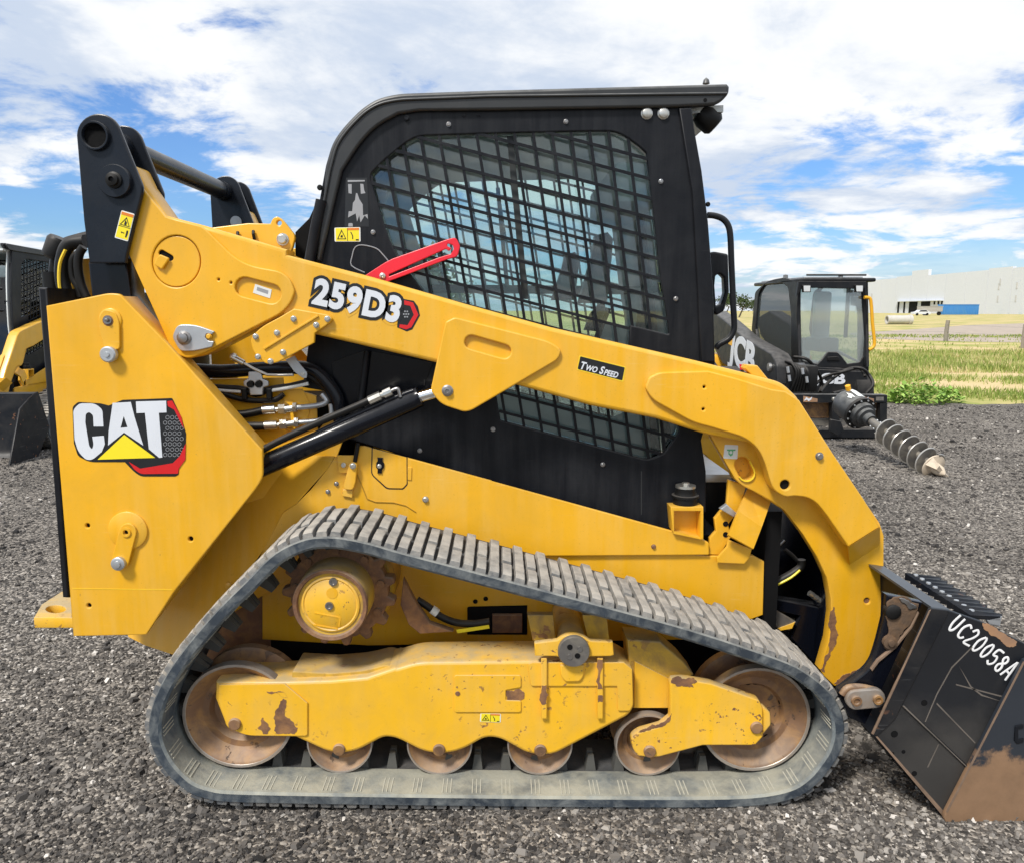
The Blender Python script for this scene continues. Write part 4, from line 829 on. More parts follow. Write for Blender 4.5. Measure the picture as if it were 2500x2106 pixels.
# ---- cab
CY = .44
GROOVE = '7:250,1290 300,1050 400,640 520,450,60 640,320,60 800,235,60 950,212,40 8:0,207 1338,182'
CABP = '7:235,1300 130,1330 205,1000 238,830 280,600 330,430,60 420,310,60 540,190,60 650,120,60 800,85,60 8:0,62 1690,16,12 1706,35,12 1703,85,30 1655,140,20 1600,166 1440,184 1455,330 1510,640 1555,1000 1590,1450 A:1900,690 1870,1000 1800,1250 E:1540,0 1540,290 1290,420 700,330 0,90 6:1200,1290 1000,1230 880,900 700,870'
HOLE = '7:600,692 607,655,10 690,570 800,480 860,432 930,395,20 1000,385 8:0,370 700,354 880,354,30 965,392,30 1060,462 1112,510,30 1128,640 1212,1400 1262,1700 A:1568,492,12 1430,456 1290,425 1280,560 1330,800 1645,1090 1642,1190,20 1530,1342 1420,1392,12 360,1106,10 330,940 200,700 7:800,1262 740,1140 690,990'
cab = plate('cab', [CABP, HOLE], CY, .018, M['cab_black'], LD, .004)
fh = fillet(Q(HOLE)); hw = [P(a.x, a.y, CY) for a in fh]; cw = [P(a.x, a.y, CY) for a in fillet(Q(CABP))]
def mirrored_plate(name, loops, Y, th, m, par, bev=.002):
    me = curve_mesh([[(p.x, p.z) for p in lp] for lp in loops], th, bev); me.transform(Matrix.Translation((0, Y+th/2, 0)) @ XZ); return link(name, me, m, par, 35)
FY = 2*YC-CY
mirrored_plate('far_side_panel', [cw, hw], FY-.018, .018, M['cab_black'], cab, .003)
# roof skin: sweep the upper outline across the machine
top = [P(a.x, a.y, CY) for a in fillet(Q('7:205,1000 238,830 280,600 330,430,60 420,310,60 540,190,60 650,120,60 800,85,60 8:0,62 1690,16'))]
def sweep(name, line, y0, y1, th, m, par, inward=-1):
    n = len(line); v = []; f = []
    for i, p in enumerate(line):
        t = (line[min(i+1, n-1)]-line[max(i-1, 0)]).normalized(); nn = Vector((-t.z, 0, t.x))*inward
        v += [(p.x, y0, p.z), (p.x, y1, p.z), (p.x+nn.x*th, y1, p.z+nn.z*th), (p.x+nn.x*th, y0, p.z+nn.z*th)]
    for i in range(n-1):
        for k in range(4): f.append((4*i+k, 4*i+(k+1) % 4, 4*i+4+(k+1) % 4, 4*i+4+k))
    f += [(0, 1, 2, 3), (4*n-4, 4*n-3, 4*n-2, 4*n-1)]
    return poly(name, v, f, m, par, 40)
cut = next(i for i, p in enumerate(top) if p.z > 1.62)
sweep('roof', top[cut:], CY+.019, FY-.019, .02, M['cab_trim'], cab)
sweep('headliner', [p+Vector((0, 0, -.055)) for p in top[-8:]], CY+.03, FY-.03, .02, M['cab_grey'], cab)
# side trim that frames roof and rear post: proud of the panel, with a shadow groove
TRIM = '7:205,1290 238,1000 262,830 280,600 330,430,60 420,310,60 540,190,60 650,120,60 800,85,60 8:0,62 1690,16,12 1706,35,12 1703,85,30 1655,140,20 1600,166 1330,180 0,203 7:950,208 800,231 640,316,60 520,446,60 396,640 297,1050 245,1290'
plate('roof_trim', TRIM, CY-.018, .0175, M['cab_trim'], cab, .008, False)
tr2 = [P(a.x, a.y, CY-.018) for a in fillet(Q(TRIM))]; mirrored_plate('far_roof_trim', [tr2], FY+.001, .0175, M['cab_trim'], cab, .004)
tube('roof_bead', [P(a.x, a.y, CY-.020) for a in fillet(Q('7:262,900 310,640 360,450,60 445,335,60 560,220,60 660,160,60 800,130,60 8:0,105 1690,85'))], .0045, M['cab_trim'], cab, 8)
plate('front_post', '8:1345,188 1440,184 1455,330 1510,640 1555,1000 1590,1450 A:1900,690 1795,690 8:1492,1764 1482,1500 1442,800', CY-.012, .0115, M['cab_black'], cab, .005)
tube('rear_sleeve', [P(*q1('7', x, y), CY-.02) for x, y in ((248, 850), (205, 1060), (165, 1290))], .017, M['cab_black'], cab, 14)
plate('cab_pivot', '7:60,1080 160,980 220,850 160,1290 60,1250', CY+.02, .05, M['dark_inside'], cab, .003)
bolt(*q1('7', 238, 760), CY-.01, 7, cab, M['hose'])
for x, y in ((862, 262),): bolt(*q1('7', x, y), CY, 8, cab, M['cab_black'])
for z, x, y in (('7', 1162, 306), ('7', 2003, 286), ('7', 620, 1080), ('8', 1215, 715), ('8', 1322, 1557), ('A', 305, 1170), ('A', 1092, 1420), ('6', 1543, 1322), ('7', 1272, 243), ('7', 1378, 240)):
    bolt(*q1(z, x, y), CY, 6.0 if y > 250 else 4, cab, M['steel'] if y > 250 else M['cab_black'])
for x in (1114, 1233): lathe('post_bolt', P(*q1('8', x, 228), CY), [(.001, .0185), (-.003, .0185), (-.004, .016), (-.010, .015), (-.012, .011), (-.012, 0)], M['zinc'], cab, 12)
lathe('roof_aerial', P(*q1('8', 1540, 15), .6), [(0, .012), (.012, .009), (.02, 0)], M['cab_trim'], cab, 10, 'Z')
lathe('trim_hole', P(*q1('8', 1534, 132), CY-.0185), [(.001, .006), (-.0005, .006), (-.0005, 0)], M['dark_inside'], cab, 10)
# work lamp under the roof lip
lc = P(*q1('8', 1550, 265), CY+.06); wl_ = lathe('work_lamp', lc, [(-.035, .012), (-.033, .032), (-.01, .040), (.025, .038), (.035, .030), (.036, 0)], M['hose'], cab, 20, Vector((.75, 0, -.65)))
lathe('lamp_lens', lc, [(.0365, .030), (.038, 0)], M['lamp'], wl_, 20, Vector((.75, 0, -.65)))
lathe('lamp_bracket', P(*q1('8', 1450, 200), CY+.03), [(0, .012), (.05, .012)], M['steel'], wl_, 8, 'Y')
# window guard: punched lattice of slanting bars
def inside(x, z, L):
    c = False; j = len(L)-1
    for i in range(len(L)):
        xi, zi, xj, zj = L[i][0], L[i][1], L[j][0], L[j][1]
        if (zi > z) != (zj > z) and x < (xj-xi)*(z-zi)/(zj-zi)+xi: c = not c
        j = i
    return c
HL = [(p.x, p.z) for p in hw]
def bars_bm(lines, hwid, y0, th):
    bm = bmesh.new()
    for p0, p1 in lines:
        d = Vector((p1.x-p0.x, 0, p1.z-p0.z)); Ln = d.length; d.normalize(); nn = Vector((-d.z, 0, d.x))*hwid
        n = 260; run = None
        for i in range(n+1):
            q = p0+d*(Ln*i/n); ins = inside(q.x, q.z, HL)
            if ins and run is None: run = i
            if (not ins or i == n) and run is not None:
                a = p0+d*(Ln*(run-1.5)/n); b = p0+d*(Ln*(i+.5)/n); run = None
                vv = [(a+nn), (b+nn), (b-nn), (a-nn)]
                v = [bm.verts.new((q.x, y, q.z)) for y in (y0, y0+th) for q in vv]
                for f in ((0,1,2,3),(7,6,5,4),(0,4,5,1),(1,5,6,2),(2,6,7,3),(3,7,4,0)): bm.faces.new([v[k] for k in f])
    return bm
lines = []
for k in range(-3, 26):      # shallow family
    y = 230+k*140.0 if False else -300+k*139.5
    lines.append((P(*q1('8', -1300, y-1300*.265-0), CY), P(*q1('8', 1600, y+1600*.262), CY)))
steep = []
for k in range(-4, 17):      # steep family, leaning more towards the rear
    s = k/13.0; xt = q1('7', 815, 0)[0]+k*46.3; slope = .185-.072*max(0, min(1.2, (xt-980)/580))
    steep.append((P(xt-slope*60, 260, CY), P(xt+slope*860, 1180, CY)))
guard = link('window_guard', from_bm(bars_bm(lines, .0046, CY+.002, .007)), M['cab_black'], cab)
link('guard_bars', from_bm(bars_bm(steep, .0046, CY+.0035, .0070)), M['cab_black'], guard)
link('far_window_guard', from_bm(bars_bm(lines, .0046, FY-.010, .007)), M['cab_black'], cab)
link('far_guard_bars', from_bm(bars_bm(steep, .0046, FY-.0085, .007)), M['cab_black'], cab)
mirrored_plate('side_glass', [hw], CY+.034, .004, M['glass'], cab, 0); mirrored_plate('far_side_glass', [hw], FY-.042, .004, M['glass_clear'], cab, 0)
plate('glass_divider', '7:1580,390 1625,390 1735,1560 1690,1560', CY+.028, .008, M['plastic'], cab, .001)
plate('glass_divider', '7:1500,760 1530,760 1600,1500 1570,1500', FY-.05, .008, M['plastic'], cab, .001)
plate('window_sill_rail', 'A:-160,132 1540,146 1540,206 -160,192', FY-.08, .03, M['cab_black'], cab, .001)
hc_ = Vector((sum(p.x for p in hw)/len(hw), 0, sum(p.z for p in hw)/len(hw)))
mirrored_plate('far_liner', [[p*1.0 for p in cw], [hc_+(p-hc_)*.94 for p in hw]], FY-.062, .012, M['cab_grey'], cab, .001)
# cab inside
x0, x1 = P(900, 700, .5).x, P(1690, 700, .5).x
box('cab_floor', (x0-.05, CY+.03, .52), (x1, FY-.03, .56), M['dark_inside'], cab)
rw = [P(*q1('7', x, y), .5) for x, y in ((420, 330), (330, 700), (240, 1290))]
poly('rear_wall', [(p.x+.06, y, p.z) for y in (CY+.03, CY+.12) for p in rw]+[(p.x+.07, y, p.z) for y in (FY-.12, FY-.03) for p in rw], [(0, 1, 4, 3), (1, 2, 5, 4), (6, 7, 10, 9), (7, 8, 11, 10)], M['cab_grey'], cab)
poly('rear_wall_lower', [(rw[2].x+.06, CY+.03, rw[2].z+.05), (rw[2].x+.06, FY-.03, rw[2].z+.05), (rw[2].x+.03, FY-.03, .56), (rw[2].x+.03, CY+.03, .56)], [(0, 1, 2, 3)], M['dark_inside'], cab)
poly('rear_glass', [(rw[0].x+.065, CY+.12, rw[0].z), (rw[0].x+.065, FY-.12, rw[0].z), (rw[2].x+.065, FY-.12, rw[2].z), (rw[2].x+.065, CY+.12, rw[2].z)], [(0, 1, 2, 3)], M['glass_clear'], cab)
sx = P(1150, 900, .8).x; SZ = .92
def cushion(name, x0, x1, z0, z1, y0, y1, tilt, m=None, bev=.03):
    bm = bmesh.new(); box_bm(bm, (x0, y0, z0), (x1, y1, z1)); bmesh.ops.bevel(bm, geom=list(bm.edges), offset=bev, segments=3, affect='EDGES', profile=.6)
    bmesh.ops.rotate(bm, cent=(x0, y0, z0), matrix=Matrix.Rotation(tilt, 3, 'Y'), verts=bm.verts); return link(name, from_bm(bm), m or M['seat'], cab, 40)
cushion('seat_base', sx-.08, sx+.40, .80, .92, YC-.23, YC+.23, -.05); cushion('seat_back', sx-.14, sx-.03, .90, 1.22, YC-.22, YC+.22, -.12)
ax = P(*q1('8', 560, 1400), .62)
for Y, (bx, tz) in ((YC-.28, (P(*q1('8', 780, 1460), YC-.28), P(*q1('8', 815, 1085), YC-.28).z)), (YC+.28, (P(*q1('8', 560, 1460), YC+.28), P(*q1('8', 570, 1225), YC+.28).z))):
    c = bx; hh = tz-c.z
    pts = [(-.075, -.06), (.02, -.06), (.034, hh*.55), (.036, hh-.02), (.018, hh), (-.022, hh-.01), (-.032, hh*.55)]
    me = curve_mesh([[(c.x+a, c.z+b) for a, b in pts]], .075, .012); me.transform(Matrix.Translation((0, Y, 0)) @ XZ); link('control_pod', me, M['plastic'], cab, 40)
    tube('joystick', [(c.x+.10, Y, c.z-.26), (c.x+.13, Y, c.z-.17), (c.x+.15, Y, c.z-.09)], [.016, .014, .024], M['hose'], cab, 10, sub=3)
    cushion('armrest', c.x-.26, c.x+.06, c.z-.30, c.z-.20, Y-.05, Y+.05, 0, M['plastic'], .02)
plate('lap_bar', 'A:960,460 1000,350 1040,300,30 1080,262,30 1115,275,20 1110,330,20 1050,470', YC, .04, M['hose'], cab, .01)
tube('display_arm', [P(*q1('8', x, y), YC+.2) for x, y in ((800, 760), (900, 720), (980, 700))], .008, M['hose'], cab, 8)
box('overhead_console', (P(1480, 420, .7).x, CY+.06, 1.80), (P(1600, 420, .7).x, FY-.06, 1.93), M['cab_grey'], cab, .02)
fx = x1-.02
poly('front_door_glass', [(P(*q1('8', 1330, 250), .5).x, CY+.07, 1.92), (P(*q1('8', 1330, 250), .5).x, FY-.07, 1.92), (P(*q1('A', 1850, 700), .5).x, FY-.07, .85), (P(*q1('A', 1850, 700), .5).x, CY+.07, .85)], [(0, 1, 2, 3)], M['glass_clear'], cab)
for Y in (CY+.06, FY-.06): tube('door_frame', [(P(*q1('8', 1330, 250), .5).x, Y, 1.95), (P(*q1('A', 1850, 700), .5).x, Y, .60)], .022, M['cab_black'], cab, 8)
box('foot_well', (P(*q1('A', 1500, 1100), .6).x, CY+.03, .40), (P(*q1('A', 1880, 1100), .6).x, FY-.03, .70), M['dark_inside'], cab)
# grab rail and mirror arm at the door
tube('grab_rail', [P(*q1('8', x, y), CY+.05) for x, y in ((1550, 958), (1600, 962), (1660, 985), (1700, 1035), (1715, 1120), (1722, 1300), (1735, 1600))]+[P(*q1('A', x, y), CY+.05) for x, y in ((2022, 200), (2036, 400), (2030, 470), (1995, 525), (1930, 562), (1903, 590))], .010, M['cab_black'], cab, 12, sub=4)
plate('door_pull', ['B:95,50 130,42,20 230,60,20 238,330 200,470,30 150,500,20 130,490', Q('B:140,215,20 170,200,30 200,230,20 205,340 180,420,20 130,440 132,300')], FY-.1, .05, M['cab_black'], cab, .008)
for yy in (75, 470): tube('door_pull_arm', [P(*q1('B', 150, yy), FY-.075), P(*q1('B', -60, yy+6), FY-.03)], .014, M['cab_black'], cab, 8)
bolt(*q1('8', 1553, 880), CY+.04, 6, cab, M['hose'])
# decals on the cab side
warning(cab, '7:342,1048 528,1044 530,1148 344,1148', CY, False)
plate('lifting_label', '7:425,690 577,690 590,1040 415,1040', CY-.0006, .001, M['decal_black'], cab, 0)
for s in ('7:438,706 560,706 560,716 438,720', '7:440,735 466,735 466,805 444,800', '7:528,732 550,735 556,780 565,800 532,805', '7:497,800 506,800 522,845 545,880 548,960 580,950 582,985 560,960 530,1010 520,960 505,1005 495,945 440,975 445,930 470,930 475,870 490,850', '7:442,1015,10 474,1015,10 474,1040 442,1040'): plate('lifting_diagram', s, CY-.0012, .0007, M['decal_grey'], cab, 0)
tube('tape_residue', [P(*q1('7', x, y), CY-.0005) for x, y in ((560, 1370), (465, 1320), (470, 1250), (490, 1190), (540, 1172), (640, 1195), (690, 1240), (740, 1300))], .002, M['decal_grey'], cab, 5, sub=3)
plate('lower_panel_seam', 'E:1072,0 1080,0 1080,310 1072,310', CY-.0005, .001, M['cab_trim'], cab, 0)
plate('engine_shroud', '6:905,690,30 1150,600 1640,690 1560,900 1000,1200 960,1040', CY-.004, .0035, M['black_gloss'], cab, .001)
tube('shroud_strut', [P(*q1('6', 1165, 610), CY-.02), P(*q1('6', 1110, 1060), CY-.02)], .010, M['cab_black'], cab, 10)
# red arm brace stowed beside the arm
brace = plate('arm_brace', ['7:565,1388 700,1300,30 760,1270 1160,1128,30 1215,1115,40 1245,1180,40 1225,1255,40 1150,1275 720,1438 600,1420', Q('7:735,1382 1140,1200 1165,1215 1180,1195 1150,1178 1155,1160 1190,1170,20 1200,1200,20 1180,1235,15 1090,1262 735,1398')], .40, .014, M['red'], LD, .002)
lathe('brace_pin', P(*q1('7', 688, 1394), .40), [(.012, .009), (-.004, .0095), (-.006, .004), (-.004, .003), (-.004, 0)], M['zinc'], brace, 16)

# ---- undercarriage
OUT = 'S:572,1964 800,1969 1100,1973 1400,1976 1700,1977 1850,1972 D:1000,1335 1150,1243 1250,1130 1330,1000 1362,850 1335,700 1250,565 1100,440 900,338 S:1700,1546 1500,1491 1300,1438 1100,1385 974,1352 906,1332 838,1318 787,1315 736,1323 668,1357 600,1424 524,1500 440,1600 395,1670 370,1730 362,1785 372,1835 402,1888 453,1936 510,1957'
op = [P(u, v, 0) for u, v, _ in Q(OUT)]
cp = catmull([Vector((p.x, p.z)) for p in op], 10, True)
def resample(pts, n):
    L = [0]; m = len(pts)
    for i in range(m): L.append(L[-1]+(pts[(i+1) % m]-pts[i]).length)
    out = []; j = 0
    for k in range(n):
        s = L[-1]*k/n
        while L[j+1] < s: j += 1
        t = (s-L[j])/(L[j+1]-L[j]); out.append(pts[j].lerp(pts[(j+1) % m], t))
    return out, L[-1]
path, PL = resample(cp, 240)
zmin = min(p.y for p in path); 
path = [Vector((p.x, p.y-(zmin-.005))) for p in path]
def nrm(pts, i): 
    n = len(pts); t = (pts[(i+1) % n]-pts[i-1]).normalized(); return Vector((t.y, -t.x))
BT = .036; TW = .32
sec = [(.005, 0), (.0, -.004), (.0, -BT+.008), (.006, -BT+.001), (.05, -BT), (.13, -BT), (.15, -BT+.008), (TW-.15, -BT+.008), (TW-.13, -BT), (TW-.006, -BT+.001), (TW, -BT+.008), (TW, -.004), (TW-.005, 0)]
v = []; f = []; n = len(path); ns = len(sec)
for i, p in enumerate(path):
    nn = nrm(path, i)
    for y, h in sec: v.append((p.x+nn.x*h, y, p.y+nn.y*h))
for i in range(n):
    for k in range(ns): f.append((i*ns+k, i*ns+(k+1) % ns, ((i+1) % n)*ns+(k+1) % ns, ((i+1) % n)*ns+k))
track = poly('track', v, f, M['rubber'], LD, 40, True); track.data.materials.append(M['belt_outer_inner_shade']); track.data.materials.append(M['belt_edge'])
for i, pg in enumerate(track.data.polygons):
    k = i % ns; pg.material_index = 1 if k in (ns-1, 5, 6, 7, 8) else (2 if k in (0, 1, 10, 11) else 0)  # inner middle and far band: dark rubber, with its unlit look painted in
# raised cord ribs on the inner belt face and drive lugs
lp_, _ = resample(path, 54)
bm = bmesh.new(); bm2 = bmesh.new()
for i, p in enumerate(lp_):
    nn = nrm(lp_, i); t = Vector((-nn.y, nn.x))
    for dx in (-.012, 0, .012):
        a = p+t*dx; v8 = []
        for h in (-BT-.0016, -BT+.004):
            for y, s in ((.014, -1), (.014, 1), (.082, 1), (.082, -1)): q = a+t*(.0016*s)+nn*h; v8.append(bm2.verts.new((q.x, y, q.y)))
        for fc in ((0,1,2,3),(7,6,5,4),(0,4,5,1),(1,5,6,2),(2,6,7,3),(3,7,4,0)): bm2.faces.new([v8[k] for k in fc])
    for Y in (.150, .160+.02):
        v8 = []
        for h, w, d in ((-BT+.006, .017, .016), (-BT-.044, .009, .008)):
            for sx_, sy in ((-1, -1), (1, -1), (1, 1), (-1, 1)): q = p+t*(w*sx_)+nn*h; v8.append(bm.verts.new((q.x, Y+d*sy, q.y)))
        for fc in ((0,1,2,3),(7,6,5,4),(0,4,5,1),(1,5,6,2),(2,6,7,3),(3,7,4,0)): bm.faces.new([v8[k] for k in fc])
tag(link('drive_lugs', from_bm(bm), M['lug'], track, 0, True), kind='stuff'); tag(link('cord_ribs', from_bm(bm2), M['cord'], track, 0, True), kind='stuff')
# tread bars: full-width bars alternate with split ones
def bar_mesh(y0, y1, seed):
    rn = random.Random(seed); bm = bmesh.new(); n = max(2, int((y1-y0)/.022)); L = []
    for i in range(n+1):
        y = y0+(y1-y0)*i/n; e = .004 if i in (0, n) else 0
        j = lambda s: rn.uniform(-s, s)
        L.append([bm.verts.new(c) for c in ((-.0152, y, -.003), (-.0134+j(.0006), y+e*(1 if i == 0 else -1), .0155-e+j(.0006)), (-.0118+j(.0005), y+e*(1 if i == 0 else -1), .0170-e+j(.0007)), (.0118+j(.0005), y+e*(1 if i == 0 else -1), .0170-e+j(.0007)), (.0134+j(.0006), y+e*(1 if i == 0 else -1), .0155-e+j(.0006)), (.0152, y, -.003))])
    for A, B in zip(L, L[1:]):
        for k in range(6): bm.faces.new((A[k], A[(k+1) % 6], B[(k+1) % 6], B[k]))
    bm.faces.new(L[0]); bm.faces.new(L[-1])
    me = from_bm(bm); me.name = 'tread_bar'; me.materials.append(M['tread']); me.shade_smooth(); me.set_sharp_from_angle(angle=math.radians(25)); return me
full = [bar_mesh(-.156, .156, s) for s in range(4)]; halfa = [bar_mesh(-.055, .055, 10+s) for s in range(3)]; halfb = [bar_mesh(-.070, .070, 20+s) for s in range(3)]
nb = int(round(PL/.0375/2))*2; bp, _ = resample(path, nb)
tw = wl(track)
def add_bar(me, p, nn, Y):
    o = bpy.data.objects.new('tread_bar', me); COL.objects.link(o); o.parent = track
    o.location = Vector((p.x, Y, p.y))-tw; o.rotation_euler = (0, math.atan2(nn.x, nn.y), 0); o['mir'] = 1; WL[o.name] = Vector((p.x, Y, p.y))
for i, p in enumerate(bp):
    nn = nrm(bp, i)
    if i % 2 == 0: add_bar(full[i//2 % 4], p, nn, TW/2)
    else: add_bar(halfa[i//2 % 3], p, nn, .004+.055); add_bar(halfb[i//2 % 3], p, nn, TW-.012-.070-.04)
# roller frame
FR = '4:665,482 1150,480 1500,470 1750,448 1950,380 5:1085,1412,40 F:60,338,60 830,330 1100,330 1500,330,40 1596,390 1612,660,30 1575,722,40 1060,992,30 1010,1005 860,1005,30 650,888,60 545,878,60 345,992,30 130,1002,30 4:2000,905 1940,882,60 1870,878,40 1660,990,30 1490,996,30 1240,880 870,872,40 740,810,50 712,730 660,600'
frame = plate('roller_frame', [FR], .088, .15, M['yellow_worn'], LD, .010, True)
RY = .088
plate('frame_plate', '4:690,500 1160,492 1325,632,10 1325,860,10 1310,870,10 880,868,40 750,805,50 722,730 685,610', RY-.006, .0055, M['yellow_worn'], frame, .003)
plate('access_cover', 'F:320,432,20 800,432,20 800,520,15 690,540,10 690,612,10 800,615,15 802,700,20 320,700,20', RY-.005, .0048, M['yellow_worn'], frame, .0025)
plate('bare_patch', 'F:690,545,10 790,530,10 826,560,10 822,605,10 700,612,10', RY-.0012, .0014, M['rust'], frame, .0005)
lathe('cover_bolt', P(*q1('F', 345, 563), RY-.005), [(.001, .0075), (-.002, .007), (-.002, 0)], M['rust'], frame, 12)
plate('paint_loss', '4:1150,600 1172,610 1160,720 1225,770 1255,810 1230,855 1180,850 1125,855 1085,830 1090,770 1080,740 1100,680 1130,620', RY-.0068, .001, M['rust'], frame, 0)
plate('paint_loss', '4:1005,735 1015,760 1040,780 1060,815 1040,850 1005,855 965,810 990,790', RY-.0068, .001, M['rust'], frame, 0); plate('paint_loss', '4:1030,550 1130,548 1165,565 1180,590 1150,590 1110,560', RY-.0068, .001, M['rust'], frame, 0)
plate('saddle', 'F:850,350,15 880,340 1540,340 1598,390 1605,650,20 1580,690,20 1495,690,15 1490,512,10 870,512,20', RY-.006, .0055, M['yellow_worn'], frame, .003)
for x, cs in ((965, ((505, 640, 'rust'),)), (1368, ((320, 530, 'rust'), (580, 625, 'rust')))):
    plate('clamp_strap', f'F:{x-20},310 {x+20},310 {x+20},745 {x-20},745', RY-.016, .011, M['yellow_worn'], frame, .002)
    for y0, y1, m in cs: plate('strap_wear', f'F:{x-18},{y0} {x+18},{y0} {x+18},{y1} {x-18},{y1}', RY-.0168, .001, M[m], frame, 0)
plate('center_pad', 'F:1080,360 1252,360 1252,440,25 1220,480,30 1120,482,30 1085,440,25', RY-.014, .0085, M['yellow_worn'], frame, .004)
warning(frame, 'F:508,706 656,710 654,772 504,766', RY, False)
# track tensioner tube along the depth with its ears
tp = P(*q1('F', 1178, 258), RY-.03); kf = RW(1400, 1590, RY, 1/2.94)
lathe('tensioner_end', tp, [(.02, 112*kf), (-.004, 114*kf), (-.008, 108*kf), (-.008, 0)], M['auger_steel'], frame, 32)
for x, y, m in ((1150, 230, 'dark_inside'), (1205, 292, 'dark_inside'), (1150, 300, 'steel'), (1222, 245, 'steel')): lathe('tensioner_bolt', P(*q1('F', x, y), RY-.038), [(.001, .0085), (-.002, .008), (-.002, 0)], M[m], frame, 12)
tube('tensioner_tube', [tp+Vector((0, .02, 0)), tp+Vector((0, .30, 0))], 104*kf, M['yellow_muddy'], frame, 28)
plate('tensioner_ear', 'F:895,200,12 1060,180 1110,145,30 1180,135,30 1250,150,30 1300,185 1460,190,10 1468,290,10 1440,298 1300,300 1180,330 1050,298 900,295', RY-.022, .020, M['yellow_worn'], frame, .004)
for a0, a1 in ((845, 1030), (1240, 1415)): plate('tensioner_web', f'F:{a0},0 {a1},0 {a1+20},185 {a0+40},185', RY+.05, .03, M['yellow_muddy'], frame, .003)
# front slide and idler fork
plate('front_slide', 'F:1560,175 1800,190 1960,330 2040,430 1990,450 1875,470 1870,672 1600,672', .13, .10, M['yellow_muddy'], frame, .006, True)
plate('slide_face', 'F:1615,330 1870,460 1868,668 1612,668', .124, .006, M['yellow_worn'], frame, .002)
FK = 'F:1870,500,15 1885,468,15 1960,462 D:240,465 400,492 600,560 745,612,25 772,665,25 772,875,30 715,936,30 340,936 30,1018 F:1720,1022 1640,1012,30 1600,960,40 1592,890,40 1640,845,30 1800,800 1870,745,20 1872,705'
plate('idler_fork', [FK], .072, .035, M['yellow_worn'], frame, .004)
plate('fork_bearing', 'D:770,650,30 825,700,40 830,790,40 770,860', .085, .03, M['yellow_worn'], frame, .004)
plate('paint_loss', 'D:120,455 170,440 270,450 300,480 260,495 275,520 220,515 150,510 115,490', .0712, .001, M['rust'], frame, 0)
plate('hook_wear', 'F:1880,705 1875,745 1800,805 1720,828 1640,842 1700,815 1790,785 1850,740', .0712, .001, M['rust'], frame, 0)
for z, x, y, Y in (('4', 806, 778, .082), ('4', 1553, 962, RY), ('F', 212, 965, RY), ('F', 938, 968, RY), ('F', 1722, 975, .072), ('D', 724, 804, .072)):
    lathe('axle_bolt', P(*q1(z, x, y), Y), [(.001, .0185), (-.006, .0185), (-.009, .016), (-.009, 0)], M['rust_wheel'], frame, 20)
def wheel(name, z, x, y, rpx, Y, wide, m='rust_wheel'):
    c = P(*q1(z, x, y), Y); r = RW(*q1(z, x, y), Y, rpx/2.94)
    pr = [(.05, 0), (.05, .22*r), (.045, .3*r), (.052, .55*r), (.030, .78*r), (.006, .9*r), (0, .95*r), (0, r), (.030, r), (.036, .93*r), (.036, .6*r), (.06, .5*r)]
    o = lathe(name, c, pr+[(wide-.036, .5*r), (wide-.036, .93*r), (wide-.03, r), (wide, r), (wide, .9*r), (wide-.02, .5*r), (wide-.02, 0)], M[m], frame, 48, mir=True)
    lathe('rim', c, [(.004, .93*r), (-.0015, .955*r), (-.0015, 1.0*r), (.006, 1.006*r), (.028, 1.006*r), (.028, .98*r)], M['rim_steel'], o, 48, ring=True, mir=True); return c, r, o
RYw = .106
ci, ri, wo = wheel('rear_idler', '4', 828, 728, 396, RYw, .15); cf_, rf, wf = wheel('front_idler', 'D', 718, 752, 396, RYw, .15)
for a in (-1.0, .35, 1.7, 2.9): 
    q = cf_+Vector((math.cos(a)*rf*.62, .0475, math.sin(a)*rf*.62)); lathe('idler_hole', q, [(0, .013), (-.003, .013), (-.003, 0)], M['dark_inside'], wf, 16)
q = cf_+Vector((.06*rf, .0475, .63*rf)); lathe('idler_hole', q, [(0, .0145), (-.003, .0145), (-.003, 0)], M['dark_inside'], wf, 16)
for z, x, y in (('4', 1556, 917), ('F', 215, 929), ('F', 936, 930), ('F', 1712, 936)): wheel('track_roller', z, x, y, 234, RYw, .15)
# final drive: drum, cap, sprocket
dc = P(*q1('5', 605, 960), .062); kd = RW(806, 1476, .062, 1/2.94)
drum = lathe('drive_hub', dc, [(.012, 0), (.012, 205*kd), (.010, 212*kd), (.010, 238*kd), (.002, 244*kd), (0, 262*kd), (.006, 270*kd), (.10, 278*kd), (.30, 285*kd)], M['yellow_muddy'], LD, 48, mir=True)
lathe('hub_ring', dc, [(.008, 232*kd), (-.001, 240*kd), (-.003, 262*kd), (.004, 272*kd)], M['rust'], drum, 48, ring=True)
lathe('hub_cap', dc, [(.012, 212*kd), (.006, 208*kd), (.004, 196*kd), (.007, 186*kd), (.005, 180*kd), (.005, 0)], M['yellow_worn'], drum, 48)
for x, y in ((600, 962), (628, 790)): lathe('hub_plug', P(*q1('5', x, y), .066), [(.001, .0125), (-.005, .012), (-.005, .007), (-.002, .006), (-.002, 0)], M['steel'], drum, 12)
lathe('hub_port', P(*q1('5', 620, 872), .0668), [(0, .0165), (-.001, .0165), (-.001, 0)], M['yellow'], drum, 24)
plate('hub_casting', '5:495,1010 680,1045 682,1055 495,1020', .0655, .002, M['yellow'], drum, .0005); plate('hub_casting', '5:485,1095 660,1125 660,1135 485,1105', .0655, .002, M['yellow'], drum, .0005); plate('hub_casting', '5:672,1050 684,1052 674,1115 664,1115', .0655, .002, M['yellow'], drum, .0005)
sc_ = Vector((dc.x+.004, .17, dc.z)); teeth = []
nt_ = 15; R0, R1 = 372*kd, 430*kd
for k in range(nt_):
    for a, r in ((0, R0), (.22, R0*.99), (.36, R1*.985), (.5, R1), (.64, R1*.985), (.78, R0*.99)): t = 2*math.pi*(k+a)/nt_; teeth.append((sc_.x+r*math.cos(t), sc_.z+r*math.sin(t)))
